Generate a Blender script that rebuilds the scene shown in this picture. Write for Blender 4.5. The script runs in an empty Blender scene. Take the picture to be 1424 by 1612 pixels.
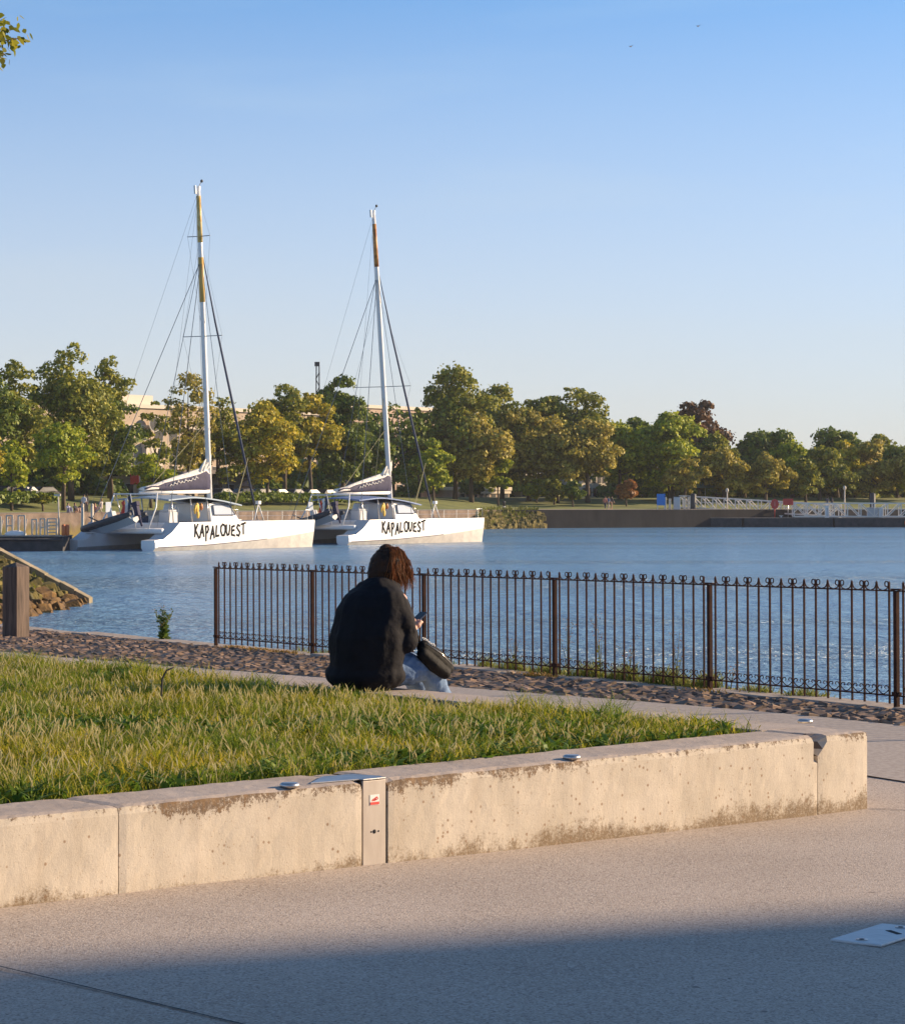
import bpy, bmesh, math, random
import numpy as np
from mathutils import Vector, Matrix, noise

R = math.radians
random.seed(7)
S = bpy.context.scene
COL = S.collection

# ------------------------------------------------------------------ camera
FPX = 4000.0            # focal length in photo pixels
CAMH = 1.6
HORY = 790.0
cam_d = bpy.data.cameras.new('camera')
cam = bpy.data.objects.new('camera', cam_d)
COL.objects.link(cam)
cam_d.sensor_fit = 'HORIZONTAL'
cam_d.sensor_width = 36.0
cam_d.lens = FPX / 1424 * 36.0
cam_d.shift_y = -(806 - HORY) / 1424.0
cam_d.clip_start = 0.1
cam_d.clip_end = 9000
cam.location = (0, 0, CAMH)
cam.rotation_euler = (R(90), 0, 0)
S.camera = cam

# ------------------------------------------------------------------ light
SUN_AZ = 18.0           # degrees from +X towards +Y
SUN_EL = 17.5
w = bpy.data.worlds.new("World")
S.world = w
w.use_nodes = True
nt = w.node_tree
nt.nodes.clear()
o_ = nt.nodes.new('ShaderNodeOutputWorld')
bg = nt.nodes.new('ShaderNodeBackground')
sky = nt.nodes.new('ShaderNodeTexSky')
sky.sky_type = 'NISHITA'
sky.sun_disc = False
sky.sun_elevation = R(SUN_EL)
sky.sun_rotation = R(90 - SUN_AZ)
sky.air_density = 0.7
sky.dust_density = 0.2
sky.ozone_density = 3.2
tc = nt.nodes.new('ShaderNodeTexCoord')
vm = nt.nodes.new('ShaderNodeVectorMath'); vm.operation = 'MULTIPLY'
vm.inputs[1].default_value = (1, 1, 1.6)
va = nt.nodes.new('ShaderNodeVectorMath'); va.operation = 'ADD'
va.inputs[1].default_value = (0, 0, 0.03)
vn = nt.nodes.new('ShaderNodeVectorMath'); vn.operation = 'NORMALIZE'
nt.links.new(tc.outputs['Generated'], vm.inputs[0])
nt.links.new(vm.outputs[0], va.inputs[0])
nt.links.new(va.outputs[0], vn.inputs[0])
nt.links.new(vn.outputs[0], sky.inputs['Vector'])
# very faint high cirrus
mp = nt.nodes.new('ShaderNodeMapping'); mp.inputs['Scale'].default_value = (1.5, 1.5, 9.0)
mp.inputs['Rotation'].default_value = (0.0, R(12), 0.3)
nz = nt.nodes.new('ShaderNodeTexNoise'); nz.inputs['Scale'].default_value = 2.6
nz.inputs['Detail'].default_value = 6; nz.inputs['Roughness'].default_value = 0.5
nt.links.new(tc.outputs['Generated'], mp.inputs[0]); nt.links.new(mp.outputs[0], nz.inputs['Vector'])
mr = nt.nodes.new('ShaderNodeMapRange'); mr.inputs[1].default_value = 0.52; mr.inputs[2].default_value = 0.8
mr.inputs[3].default_value = 0.0; mr.inputs[4].default_value = 0.25
nt.links.new(nz.outputs['Fac'], mr.inputs[0])
mx = nt.nodes.new('ShaderNodeMix'); mx.data_type = 'RGBA'
mx.inputs[7].default_value = (2.6, 3.0, 3.6, 1)
nt.links.new(mr.outputs[0], mx.inputs[0]); nt.links.new(sky.outputs[0], mx.inputs[6])
# pale summer haze low over the horizon
sepw = nt.nodes.new('ShaderNodeSeparateXYZ'); nt.links.new(tc.outputs['Generated'], sepw.inputs[0])
hz_ = nt.nodes.new('ShaderNodeMapRange'); hz_.inputs[1].default_value = 0.0; hz_.inputs[2].default_value = 0.20
hz_.inputs[3].default_value = 0.97; hz_.inputs[4].default_value = 0.0
nt.links.new(sepw.outputs['Z'], hz_.inputs[0])
mh = nt.nodes.new('ShaderNodeMix'); mh.data_type = 'RGBA'; mh.inputs[7].default_value = (2.60, 2.38, 2.08, 1)
tint = nt.nodes.new('ShaderNodeMix'); tint.data_type = 'RGBA'; tint.blend_type = 'MULTIPLY'; tint.inputs[0].default_value = 1.0
tint.inputs[7].default_value = (0.86, 0.97, 0.93, 1); nt.links.new(mx.outputs[2], tint.inputs[6])
nt.links.new(hz_.outputs[0], mh.inputs[0]); nt.links.new(tint.outputs[2], mh.inputs[6])
nt.links.new(mh.outputs[2], bg.inputs[0])
bg.inputs[1].default_value = 0.15
nt.links.new(bg.outputs[0], o_.inputs[0])

sd = bpy.data.lights.new('sun', 'SUN')
sd.energy = 4.9
sd.angle = R(0.55)
sd.color = (1.0, 0.76, 0.50)
sun = bpy.data.objects.new('sun', sd)
COL.objects.link(sun)
sdir = Vector((math.cos(R(SUN_EL)) * math.cos(R(SUN_AZ)), math.cos(R(SUN_EL)) * math.sin(R(SUN_AZ)), math.sin(R(SUN_EL))))
sun.rotation_euler = sdir.to_track_quat('Z', 'Y').to_euler()
sun.location = (30, 10, 20)

S.view_settings.view_transform = 'Standard'
S.view_settings.look = 'None'
S.view_settings.exposure = 0.9
S.view_settings.gamma = 1.0
S.render.engine = 'CYCLES'
S.cycles.max_bounces = 6
S.cycles.transparent_max_bounces = 8
S.cycles.use_denoising = True

# ------------------------------------------------------------------ helpers
WATER_Z = -1.75

def at(px, py, Y):
    """photo pixel + distance -> world point"""
    return Vector(((px - 712) * Y / FPX, Y, CAMH - (py - HORY) * Y / FPX))

def mat(name, col, rough=0.7, metal=0.0, spec=0.5, **k):
    m = bpy.data.materials.new(name)
    m.use_nodes = True
    b = m.node_tree.nodes['Principled BSDF']
    b.inputs['Base Color'].default_value = (*col, 1)
    b.inputs['Roughness'].default_value = rough
    b.inputs['Metallic'].default_value = metal
    b.inputs['Specular IOR Level'].default_value = spec
    return m

def N(m, t, **k):
    n = m.node_tree.nodes.new(t)
    for a, v in k.items():
        setattr(n, a, v)
    return n

def L(m, a, b):
    m.node_tree.links.new(a, b)

def noisy(name, c1, c2, scale=5.0, rough=0.8, bump=0.0, bdist=0.01, metal=0.0, detail=6, stretch=(1, 1, 1), spec=0.5, lo=0.35, hi=0.65, bscale=None):
    """two-tone noise material with optional bump"""
    m = mat(name, c1, rough, metal, spec)
    b = m.node_tree.nodes['Principled BSDF']
    tc = N(m, 'ShaderNodeTexCoord'); mp = N(m, 'ShaderNodeMapping')
    mp.inputs['Scale'].default_value = stretch
    L(m, tc.outputs['Object'], mp.inputs[0])
    nz = N(m, 'ShaderNodeTexNoise'); nz.inputs['Scale'].default_value = scale
    nz.inputs['Detail'].default_value = detail; nz.inputs['Roughness'].default_value = 0.62
    L(m, mp.outputs[0], nz.inputs['Vector'])
    r = N(m, 'ShaderNodeValToRGB')
    r.color_ramp.elements[0].position = lo; r.color_ramp.elements[1].position = hi
    r.color_ramp.elements[0].color = (*c1, 1); r.color_ramp.elements[1].color = (*c2, 1)
    L(m, nz.outputs['Fac'], r.inputs[0]); L(m, r.outputs[0], b.inputs['Base Color'])
    if bump:
        n2 = nz
        if bscale:
            n2 = N(m, 'ShaderNodeTexNoise'); n2.inputs['Scale'].default_value = bscale; n2.inputs['Detail'].default_value = 5
            L(m, mp.outputs[0], n2.inputs['Vector'])
        bp = N(m, 'ShaderNodeBump'); bp.inputs['Strength'].default_value = bump; bp.inputs['Distance'].default_value = bdist
        L(m, n2.outputs['Fac'], bp.inputs['Height']); L(m, bp.outputs[0], b.inputs['Normal'])
    return m

def leafmat(name, cols, trans=0.35, rough=0.6):
    """foliage: colour varies per leaf, some light passes through"""
    m = bpy.data.materials.new(name); m.use_nodes = True
    m.node_tree.nodes.clear()
    out = N(m, 'ShaderNodeOutputMaterial')
    g = N(m, 'ShaderNodeNewGeometry'); r = N(m, 'ShaderNodeValToRGB')
    el = r.color_ramp.elements
    el[0].color = (*cols[0], 1); el[0].position = 0
    el[1].color = (*cols[-1], 1); el[1].position = 1
    for i, c in enumerate(cols[1:-1]):
        e = el.new((i + 1) / (len(cols) - 1)); e.color = (*c, 1)
    L(m, g.outputs['Random Per Island'], r.inputs[0])
    d = N(m, 'ShaderNodeBsdfPrincipled'); d.inputs['Roughness'].default_value = rough
    d.inputs['Specular IOR Level'].default_value = 0.35
    t = N(m, 'ShaderNodeBsdfTranslucent'); mixs = N(m, 'ShaderNodeMixShader'); mixs.inputs[0].default_value = trans
    L(m, r.outputs[0], d.inputs['Base Color']); L(m, r.outputs[0], t.inputs['Color'])
    L(m, d.outputs[0], mixs.inputs[1]); L(m, t.outputs[0], mixs.inputs[2]); L(m, mixs.outputs[0], out.inputs[0])
    return m

def tag(o, label=None, cat=None, group=None, kind=None):
    if label: o['label'] = label
    if cat: o['category'] = cat
    if group: o['group'] = group
    if kind: o['kind'] = kind
    return o

def empty(name, loc, rz=0.0, label=None, cat=None, group=None):
    o = bpy.data.objects.new(name, None)
    o.empty_display_size = 0.2
    COL.objects.link(o)
    o.location = loc; o.rotation_euler = (0, 0, rz)
    return tag(o, label, cat, group)

def copy_tree(o, parent=None):
    c = o.copy(); COL.objects.link(c)
    if parent is not None: c.parent = parent
    for ch in [x for x in COL.objects if x.parent == o]:
        copy_tree(ch, c)
    return c

class MB:
    def __init__(s):
        s.v = []; s.f = []; s.mi = []; s.sm = []
    def add(s, vs, fs, mi=0, smooth=False):
        b = len(s.v); s.v += [tuple(v) for v in vs]
        for f in fs:
            s.f.append(tuple(b + i for i in f)); s.mi.append(mi); s.sm.append(smooth)
        return s
    def box(s, c, sz, rz=0.0, mi=0, M=None, taper=1.0):
        hx, hy, hz = sz[0] / 2, sz[1] / 2, sz[2] / 2
        vs = []
        for z, t in ((-hz, 1.0), (hz, taper)):
            for x, y in ((-hx, -hy), (hx, -hy), (hx, hy), (-hx, hy)):
                vs.append(Vector((x * t, y * t, z)))
        if M is not None: vs = [M @ v for v in vs]
        ca, sa = math.cos(rz), math.sin(rz)
        vs = [(c[0] + v.x * ca - v.y * sa, c[1] + v.x * sa + v.y * ca, c[2] + v.z) for v in vs]
        return s.add(vs, [(0, 3, 2, 1), (4, 5, 6, 7), (0, 1, 5, 4), (1, 2, 6, 5), (2, 3, 7, 6), (3, 0, 4, 7)], mi)
    def beam(s, p, q, wd, h=None, mi=0):
        p = Vector(p); q = Vector(q); d = q - p; h = h or wd
        if d.length < 1e-6: return s
        z = d.normalized(); up = Vector((0, 0, 1)) if abs(z.z) < 0.95 else Vector((1, 0, 0))
        x = z.cross(up).normalized(); y = x.cross(z)
        vs = [o + x * a * wd / 2 + y * b * h / 2 for o in (p, q) for a, b in ((-1, -1), (1, -1), (1, 1), (-1, 1))]
        return s.add(vs, [(0, 3, 2, 1), (4, 5, 6, 7), (0, 1, 5, 4), (1, 2, 6, 5), (2, 3, 7, 6), (3, 0, 4, 7)], mi)
    def tube(s, pts, rad, n=8, mi=0, cap=True, sx=1.0):
        pts = [Vector(p) for p in pts]
        if not hasattr(rad, '__len__'): rad = [rad] * len(pts)
        rings = []; px = None
        for i, p in enumerate(pts):
            d = (pts[min(i + 1, len(pts) - 1)] - pts[max(i - 1, 0)]).normalized()
            if px is None:
                up = Vector((0, 0, 1)) if abs(d.z) < 0.9 else Vector((1, 0, 0))
                x = d.cross(up).normalized()
            else:
                x = (px - d * px.dot(d))
                x = x.normalized() if x.length > 1e-6 else d.orthogonal().normalized()
            px = x; y = d.cross(x)
            rings.append([p + (x * math.cos(2 * math.pi * k / n) * sx + y * math.sin(2 * math.pi * k / n)) * rad[i] for k in range(n)])
        vs = [v for r in rings for v in r]; fs = []
        for i in range(len(pts) - 1):
            for k in range(n):
                a = i * n + k; b = i * n + (k + 1) % n
                fs.append((a, b, b + n, a + n))
        if cap:
            fs.append(tuple(range(n))[::-1]); fs.append(tuple(range((len(pts) - 1) * n, len(pts) * n)))
        return s.add(vs, fs, mi, n > 5)
    def prism(s, poly, z0, z1, mi=0):
        n = len(poly)
        vs = [(x, y, z0) for x, y in poly] + [(x, y, z1) for x, y in poly]
        fs = [tuple(range(n))[::-1], tuple(range(n, 2 * n))] + [(i, (i + 1) % n, n + (i + 1) % n, n + i) for i in range(n)]
        return s.add(vs, fs, mi)
    def ball(s, c, r, mi=0, nu=10, nv=7, M=None):
        vs = []; fs = []
        if not hasattr(r, '__len__'): r = (r, r, r)
        for j in range(nv + 1):
            t = math.pi * j / nv
            for i in range(nu):
                p = 2 * math.pi * i / nu
                v = Vector((r[0] * math.sin(t) * math.cos(p), r[1] * math.sin(t) * math.sin(p), r[2] * math.cos(t)))
                if M is not None: v = M @ v
                vs.append((c[0] + v.x, c[1] + v.y, c[2] + v.z))
        for j in range(nv):
            for i in range(nu):
                a = j * nu + i; b = j * nu + (i + 1) % nu
                fs.append((a, a + nu, b + nu, b))
        return s.add(vs, fs, mi, True)
    def build(s, name, mats, parent=None, loc=None, bevel=0.0, merge=False):
        me = bpy.data.meshes.new(name)
        me.from_pydata(s.v, [], s.f)
        if not isinstance(mats, (list, tuple)): mats = [mats]
        for m in mats: me.materials.append(m)
        me.polygons.foreach_set('material_index', s.mi)
        me.polygons.foreach_set('use_smooth', s.sm)
        me.update()
        bm = bmesh.new(); bm.from_mesh(me)
        if merge: bmesh.ops.remove_doubles(bm, verts=bm.verts, dist=1e-4)
        bmesh.ops.recalc_face_normals(bm, faces=bm.faces)
        bm.to_mesh(me); bm.free()
        o = bpy.data.objects.new(name, me); COL.objects.link(o)
        if parent is not None: o.parent = parent
        if loc is not None: o.location = loc
        if bevel:
            b = o.modifiers.new('bevel', 'BEVEL'); b.width = bevel; b.segments = 2; b.limit_method = 'ANGLE'
        return o

def fast_mesh(name, verts, quads, mats, parent=None, mi=None, smooth=False):
    """verts (n,3) array and quads (m,4) array -> one mesh object, quickly"""
    me = bpy.data.meshes.new(name)
    nv, nf = len(verts), len(quads)
    me.vertices.add(nv); me.vertices.foreach_set('co', np.asarray(verts, dtype=np.float32).ravel())
    me.loops.add(nf * 4); me.loops.foreach_set('vertex_index', np.asarray(quads, dtype=np.int32).ravel())
    me.polygons.add(nf)
    me.polygons.foreach_set('loop_start', np.arange(0, nf * 4, 4, dtype=np.int32))
    me.polygons.foreach_set('loop_total', np.full(nf, 4, dtype=np.int32))
    if not isinstance(mats, (list, tuple)): mats = [mats]
    for m in mats: me.materials.append(m)
    if mi is not None: me.polygons.foreach_set('material_index', np.asarray(mi, dtype=np.int32))
    me.polygons.foreach_set('use_smooth', np.full(nf, smooth, dtype=bool))
    me.update(calc_edges=True); me.validate()
    o = bpy.data.objects.new(name, me); COL.objects.link(o)
    if parent is not None: o.parent = parent
    return o

def blob(name, caps, m, parent=None, vox=0.01, smooth=6, balls=(), wrinkle=None):
    """one continuous surface grown from overlapping tapered limbs and ellipsoids"""
    b = MB()
    for pts, rad in caps:
        pts = [Vector(p) for p in pts]
        # densify, round ends
        b.tube(pts, rad, 12)
        r = rad if hasattr(rad, '__len__') else [rad] * len(pts)
        for p, q in zip(pts, r):
            b.ball(p, q * 0.995, nu=12, nv=8)
    for bb in balls:
        b.ball(bb[0], bb[1], nu=16, nv=10, M=bb[2] if len(bb) > 2 else None)
    o = b.build(name, m, parent)
    md = o.modifiers.new('remesh', 'REMESH'); md.mode = 'VOXEL'; md.voxel_size = vox; md.use_smooth_shade = True
    if smooth:
        sm = o.modifiers.new('smooth', 'SMOOTH'); sm.factor = 0.6; sm.iterations = smooth
    if wrinkle:
        tx = bpy.data.textures.new(name + '_folds', 'CLOUDS'); tx.noise_scale = wrinkle[0]; tx.noise_depth = 2
        dm = o.modifiers.new('folds', 'DISPLACE'); dm.texture = tx; dm.strength = wrinkle[1]; dm.mid_level = 0.5; dm.texture_coords = 'LOCAL'
    return o

# ------------------------------------------------------------------ plan of the foreground
W0 = Vector((-1.73, 9.733, 0)); W1 = Vector((2.194, 13.44, 0))      # planter front wall, left frame edge -> right corner
wu = (W1 - W0).normalized(); wn = Vector((-wu.y, wu.x, 0))           # along the wall, into the lawn
WL = (W1 - W0).length
WT = 0.39                                                            # height of the wall top
B0 = Vector((-2.45, 19.1, 0)); bu = (W1 + Vector((0.0, 0.1, 0)) - B0).normalized()  # far edge line of planter
FA = Vector((-2.744, 29.5, 0)); FB = Vector((3.408, 19.5, 0)); fu = (FB - FA).normalized(); fn = Vector((-fu.y, fu.x, 0))
if fn.y < 0: fn = -fn                                                # towards the water

def sfront(px):
    k = (px - 712) / FPX                                             # X = kY on front wall line
    return (k * W0.y - W0.x) / (wu.x - k * wu.y)

def road_z(x, y):
    t = max(0.0, min(1.0, (17.0 - y) / 5.0))
    g = 0.015 - 0.021 * x
    g = max(-0.075, min(0.05, g))
    return g * t - 0.009 * max(0.0, min(16.0, y - 20.0))

# --- materials for the ground
m_road = noisy('exposed aggregate', (0.40, 0.325, 0.27), (0.56, 0.465, 0.39), scale=110, rough=0.85, bump=0.7, bdist=0.006, detail=4, lo=0.36, hi=0.66)
def enrich(m, scale, fac, c):
    """large soft patches of wear multiplied over a noisy() colour"""
    b = m.node_tree.nodes['Principled BSDF']; src = b.inputs['Base Color'].links[0].from_socket
    tc = N(m, 'ShaderNodeTexCoord'); nz = N(m, 'ShaderNodeTexNoise'); nz.inputs['Scale'].default_value = scale; nz.inputs['Detail'].default_value = 5
    L(m, tc.outputs['Object'], nz.inputs['Vector'])
    r = N(m, 'ShaderNodeMapRange'); r.inputs[1].default_value = 0.35; r.inputs[2].default_value = 0.7; r.inputs[3].default_value = 0; r.inputs[4].default_value = fac
    L(m, nz.outputs['Fac'], r.inputs[0])
    mx = N(m, 'ShaderNodeMix', data_type='RGBA', blend_type='MULTIPLY'); mx.inputs[7].default_value = (*c, 1)
    L(m, r.outputs[0], mx.inputs[0]); L(m, src, mx.inputs[6]); L(m, mx.outputs[2], b.inputs['Base Color'])
enrich(m_road, 0.9, 0.7, (0.78, 0.76, 0.74))
# fine voronoi speckle of single stones
def speckle(m, scale, fac, c):
    b = m.node_tree.nodes['Principled BSDF']; src = b.inputs['Base Color'].links[0].from_socket
    tc = N(m, 'ShaderNodeTexCoord'); v = N(m, 'ShaderNodeTexVoronoi'); v.inputs['Scale'].default_value = scale
    L(m, tc.outputs['Object'], v.inputs['Vector'])
    sp = N(m, 'ShaderNodeSeparateColor'); L(m, v.outputs['Color'], sp.inputs[0])
    r = N(m, 'ShaderNodeMapRange'); r.inputs[1].default_value = 0.72; r.inputs[2].default_value = 0.95; r.inputs[3].default_value = 0; r.inputs[4].default_value = fac
    L(m, sp.outputs[0], r.inputs[0])
    mx = N(m, 'ShaderNodeMix', data_type='RGBA'); mx.inputs[7].default_value = (*c, 1)
    L(m, r.outputs[0], mx.inputs[0]); L(m, src, mx.inputs[6]); L(m, mx.outputs[2], b.inputs['Base Color'])
speckle(m_road, 130, 0.6, (0.12, 0.09, 0.075))
speckle(m_road, 120, 0.6, (0.62, 0.55, 0.48))
def spots(m, scale, rad, keep, c, fac):
    b = m.node_tree.nodes['Principled BSDF']; src = b.inputs['Base Color'].links[0].from_socket
    tc = N(m, 'ShaderNodeTexCoord'); v = N(m, 'ShaderNodeTexVoronoi'); v.inputs['Scale'].default_value = scale; L(m, tc.outputs['Object'], v.inputs['Vector'])
    sp = N(m, 'ShaderNodeSeparateColor'); L(m, v.outputs['Color'], sp.inputs[0])
    a = N(m, 'ShaderNodeMapRange'); a.inputs[1].default_value = rad; a.inputs[2].default_value = rad * .6; L(m, v.outputs['Distance'], a.inputs[0])
    k = N(m, 'ShaderNodeMapRange'); k.inputs[1].default_value = keep; k.inputs[2].default_value = keep + .02; L(m, sp.outputs[1], k.inputs[0])
    mu = N(m, 'ShaderNodeMath', operation='MULTIPLY'); L(m, a.outputs[0], mu.inputs[0]); L(m, k.outputs[0], mu.inputs[1])
    m2 = N(m, 'ShaderNodeMath', operation='MULTIPLY'); L(m, mu.outputs[0], m2.inputs[0]); m2.inputs[1].default_value = fac
    mx = N(m, 'ShaderNodeMix', data_type='RGBA'); mx.inputs[7].default_value = (*c, 1); L(m, m2.outputs[0], mx.inputs[0]); L(m, src, mx.inputs[6]); L(m, mx.outputs[2], b.inputs['Base Color'])
spots(m_road, 3.1, .055, .55, (0.13, 0.10, 0.085), .8)      # old gum and oil drops
spots(m_road, 9.0, .08, .80, (0.10, 0.08, 0.06), .75)
enrich(m_road, .25, 0.6, (0.80, 0.78, 0.76))
m_slab = noisy('cast concrete', (0.36, 0.31, 0.27), (0.47, 0.41, 0.36), scale=6, rough=0.85, bump=0.3, bdist=0.003, bscale=80)
m_cobble = noisy('granite setts', (0.12, 0.09, 0.07), (0.38, 0.28, 0.21), scale=5.5, rough=0.75, bump=0.5, bdist=0.01, lo=0.3, hi=0.7)
m_mortar = noisy('mortar', (0.10, 0.085, 0.07), (0.20, 0.17, 0.14), scale=20, rough=0.95)
m_coping = noisy('worn coping stone', (0.27, 0.22, 0.18), (0.42, 0.35, 0.29), scale=9, rough=0.85, bump=0.5, bdist=0.012)
m_earth = noisy('lawn soil', (0.035, 0.04, 0.015), (0.08, 0.08, 0.03), scale=14, rough=1.0)

# --- road sheet: grid from behind the camera to the pavement
def ground_grid(name, m, x0, x1, y0, y1, nx, ny, zf, clip=None):
    b = MB(); vs = []
    for j in range(ny + 1):
        for i in range(nx + 1):
            x = x0 + (x1 - x0) * i / nx; y = y0 + (y1 - y0) * j / ny
            vs.append((x, y, zf(x, y)))
    fs = []
    for j in range(ny):
        for i in range(nx):
            a = j * (nx + 1) + i
            fs.append((a, a + 1, a + nx + 2, a + nx + 1))
    b.add(vs, fs, smooth=True)
    o = b.build(name, m)
    return tag(o, kind='structure')

# the quay platform is a polygon whose far edge is the quay edge
QE = [Vector((-60, 105, 0)), Vector((-13.6, 45.0, 0)), Vector((-6.1, 35.2, 0)), FA + fn * 0.28 - fu * 0.0, FB + fn * 0.28, FB + fn * 0.28 + fu * 60]
def edge_y(x):
    for a, b in zip(QE[:-1], QE[1:]):
        if a.x <= x <= b.x:
            return a.y + (b.y - a.y) * (x - a.x) / (b.x - a.x)
    return QE[-1].y
b = MB(); cols = []
xs = [-60, -40, -25, -13.6, -10, -8, -6.1, -4, FA.x + fn.x * .28, -1, 1, 2.5, FB.x + fn.x * .28, 5, 8, 12, 20, 30]
rows = 34
for x in xs:
    ye = edge_y(x) - 0.30
    y_lo = -25.0
    cols.append([(x, y_lo + (ye - y_lo) * (k / rows) ** 0.8, 0) for k in range(rows + 1)])
vs = [(x, y, road_z(x, y)) for c in cols for x, y, z in c]
fs = []
for i in range(len(xs) - 1):
    for k in range(rows):
        a = i * (rows + 1) + k
        fs.append((a, a + rows + 1, a + rows + 2, a + 1))
b.add(vs, fs, smooth=True)
tag(b.build('road', m_road), kind='structure')

# dark expansion joint crossing the bottom-left corner, 4 mm above the road
m_joint = noisy('joint filler', (0.03, 0.028, 0.03), (0.07, 0.065, 0.06), scale=30, rough=0.95)
def strip(name, pts, wd, m, dz=0.004):
    b = MB(); vs = []
    for i, p in enumerate(pts):
        p = Vector((p[0], p[1], 0)); q = Vector((*pts[min(i + 1, len(pts) - 1)][:2], 0)); r0 = Vector((*pts[max(i - 1, 0)][:2], 0))
        d = (q - r0).normalized(); n = Vector((-d.y, d.x, 0))
        ww = wd * (0.8 + 0.4 * random.random())
        for s_ in (-1, 1):
            v = p + n * s_ * ww / 2
            vs.append((v.x, v.y, road_z(v.x, v.y) + dz))
    b.add(vs, [(2 * i, 2 * i + 1, 2 * i + 3, 2 * i + 2) for i in range(len(pts) - 1)])
    return tag(b.build(name, m), kind='structure')
def lerp(a, b, n):
    return [tuple(a[k] + (b[k] - a[k]) * i / n for k in range(len(a))) for i in range(n + 1)]
strip('road_joint', lerp((-1.66, 8.62), (-0.55, 7.55), 30), 0.011, m_joint)
strip('road_crack', [(W1.x + 0.02, W1.y - 0.02), (2.4, 13.36), (2.8, 13.28), (3.4, 13.15), (4.5, 12.9)], 0.012, m_joint)

# quay coping stones, slightly proud of the setts, along the quay edge
b = MB()
for i in range(1, len(QE) - 1):
    a, c = QE[i], QE[i + 1]
    d = (c - a); ln = d.length; d.normalize(); n = Vector((-d.y, d.x, 0)); n = n if n.y > 0 else -n
    if i == 1: a = a
    k = 0.0
    while k < min(ln, 22):
        l = random.uniform(0.9, 1.5); l = min(l, ln - k)
        if l < 0.05: break
        cc = a + d * (k + l / 2) - n * 0.17
        hz = random.uniform(0.0, 0.02)
        b.box((cc.x, cc.y, -0.24 + hz / 2 + road_z(cc.x, cc.y)), (l - 0.012, 0.36 + random.uniform(-.015, .015), 0.5 + hz), math.atan2(d.y, d.x), taper=0.985)
        k += l
tag(b.build('quay_coping', m_coping, bevel=0.015), kind='structure')
# quay wall dropping to the water
b = MB()
for a, c in zip(QE[:-1], QE[1:]):
    d = (c - a).normalized(); n = Vector((-d.y, d.x, 0)); n = n if n.y > 0 else -n
    p, q = a - n * 0.06, c - n * 0.06
    b.add([(p.x, p.y, -0.35), (q.x, q.y, -0.35), (q.x, q.y, -5), (p.x, p.y, -5)], [(0, 1, 2, 3)])
tag(b.build('quay_face', m_coping), kind='structure')

# setts: hundreds of uneven granite stones in one paved strip behind the fence line
vsl = []; fsl = []
rr = random.Random(3)
def sett_strip():
    a0 = FA + fn * 0.28; total = 15.5
    s_ = -7.6
    while s_ < 16.5:
        wd = rr.uniform(0.10, 0.16)
        wide = 0.78 + max(0, 12 - s_) * 0.14
        t = 0.36
        while t < 0.36 + wide:
            dp = rr.uniform(0.075, 0.115)
            p = (a0 + fu * (s_ + rr.uniform(-.015, .015)) - fn * (t + dp / 2))
            if s_ < 0:   # quay edge bends to the left of the fence
                e = edge_y(p.x); p.y = min(p.y, e - 0.45) if p.y > e - 0.45 else p.y
            h = rr.uniform(0.004, 0.024); gz_ = road_z(p.x, p.y)
            if rr.random() < 0.08: h = 0.0
            tw = rr.uniform(-.06, .06)
            ang = math.atan2(fu.y, fu.x) + tw
            ca, sa = math.cos(ang), math.sin(ang)
            b0 = len(vsl)
            tx, ty = rr.uniform(-.012, .012), rr.uniform(-.012, .012)
            for z, k in ((-0.01, 1.0), (h * 0.75, 0.97), (h, 0.80)):
                for sx, sy in ((-1, -1), (1, -1), (1, 1), (-1, 1)):
                    x = sx * (wd - .018) / 2 * k; y = sy * (dp - .016) / 2 * k
                    vsl.append((p.x + x * ca - y * sa, p.y + x * sa + y * ca, gz_ + z + (sx * tx + sy * ty if k < 1 else 0)))
            for j in (0, 4):
                for i in range(4):
                    fsl.append((b0 + j + i, b0 + j + (i + 1) % 4, b0 + j + 4 + (i + 1) % 4, b0 + j + 4 + i))
            fsl.append((b0 + 8, b0 + 9, b0 + 10, b0 + 11))
            t += dp
        s_ += wd
sett_strip()
b_ = m_cobble.node_tree.nodes['Principled BSDF']; src_ = b_.inputs['Base Color'].links[0].from_socket
g_ = N(m_cobble, 'ShaderNodeNewGeometry'); r_ = N(m_cobble, 'ShaderNodeValToRGB'); r_.color_ramp.elements[0].color = (.35, .33, .33, 1); r_.color_ramp.elements[1].color = (1.25, 1.1, .98, 1)
L(m_cobble, g_.outputs['Random Per Island'], r_.inputs[0]); mx_c = N(m_cobble, 'ShaderNodeMix', data_type='RGBA', blend_type='MULTIPLY'); mx_c.inputs[0].default_value = 1
L(m_cobble, src_, mx_c.inputs[6]); L(m_cobble, r_.outputs[0], mx_c.inputs[7]); L(m_cobble, mx_c.outputs[2], b_.inputs['Base Color'])
o = fast_mesh('cobbles', np.array(vsl), np.array(fsl), m_cobble, smooth=False); tag(o, kind='structure')
# mortar bed sheet under the setts
b = MB()
a0 = FA + fn * 0.28
pl = []
for s_ in np.linspace(-7.6, 16.5, 34):
    wide = 0.78 + max(0, 12 - s_) * 0.14
    p = a0 + fu * s_ - fn * 0.3; q = a0 + fu * s_ - fn * (0.36 + wide + .05)
    if s_ < 0: p.y = min(p.y, edge_y(p.x) - 0.32)
    pl += [(p.x, p.y, road_z(p.x, p.y) + 0.004), (q.x, q.y, road_z(q.x, q.y) + 0.004)]
b.add(pl, [(2 * i, 2 * i + 1, 2 * i + 3, 2 * i + 2) for i in range(33)])
tag(b.build('cobble_bed', m_mortar), kind='structure')

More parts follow.
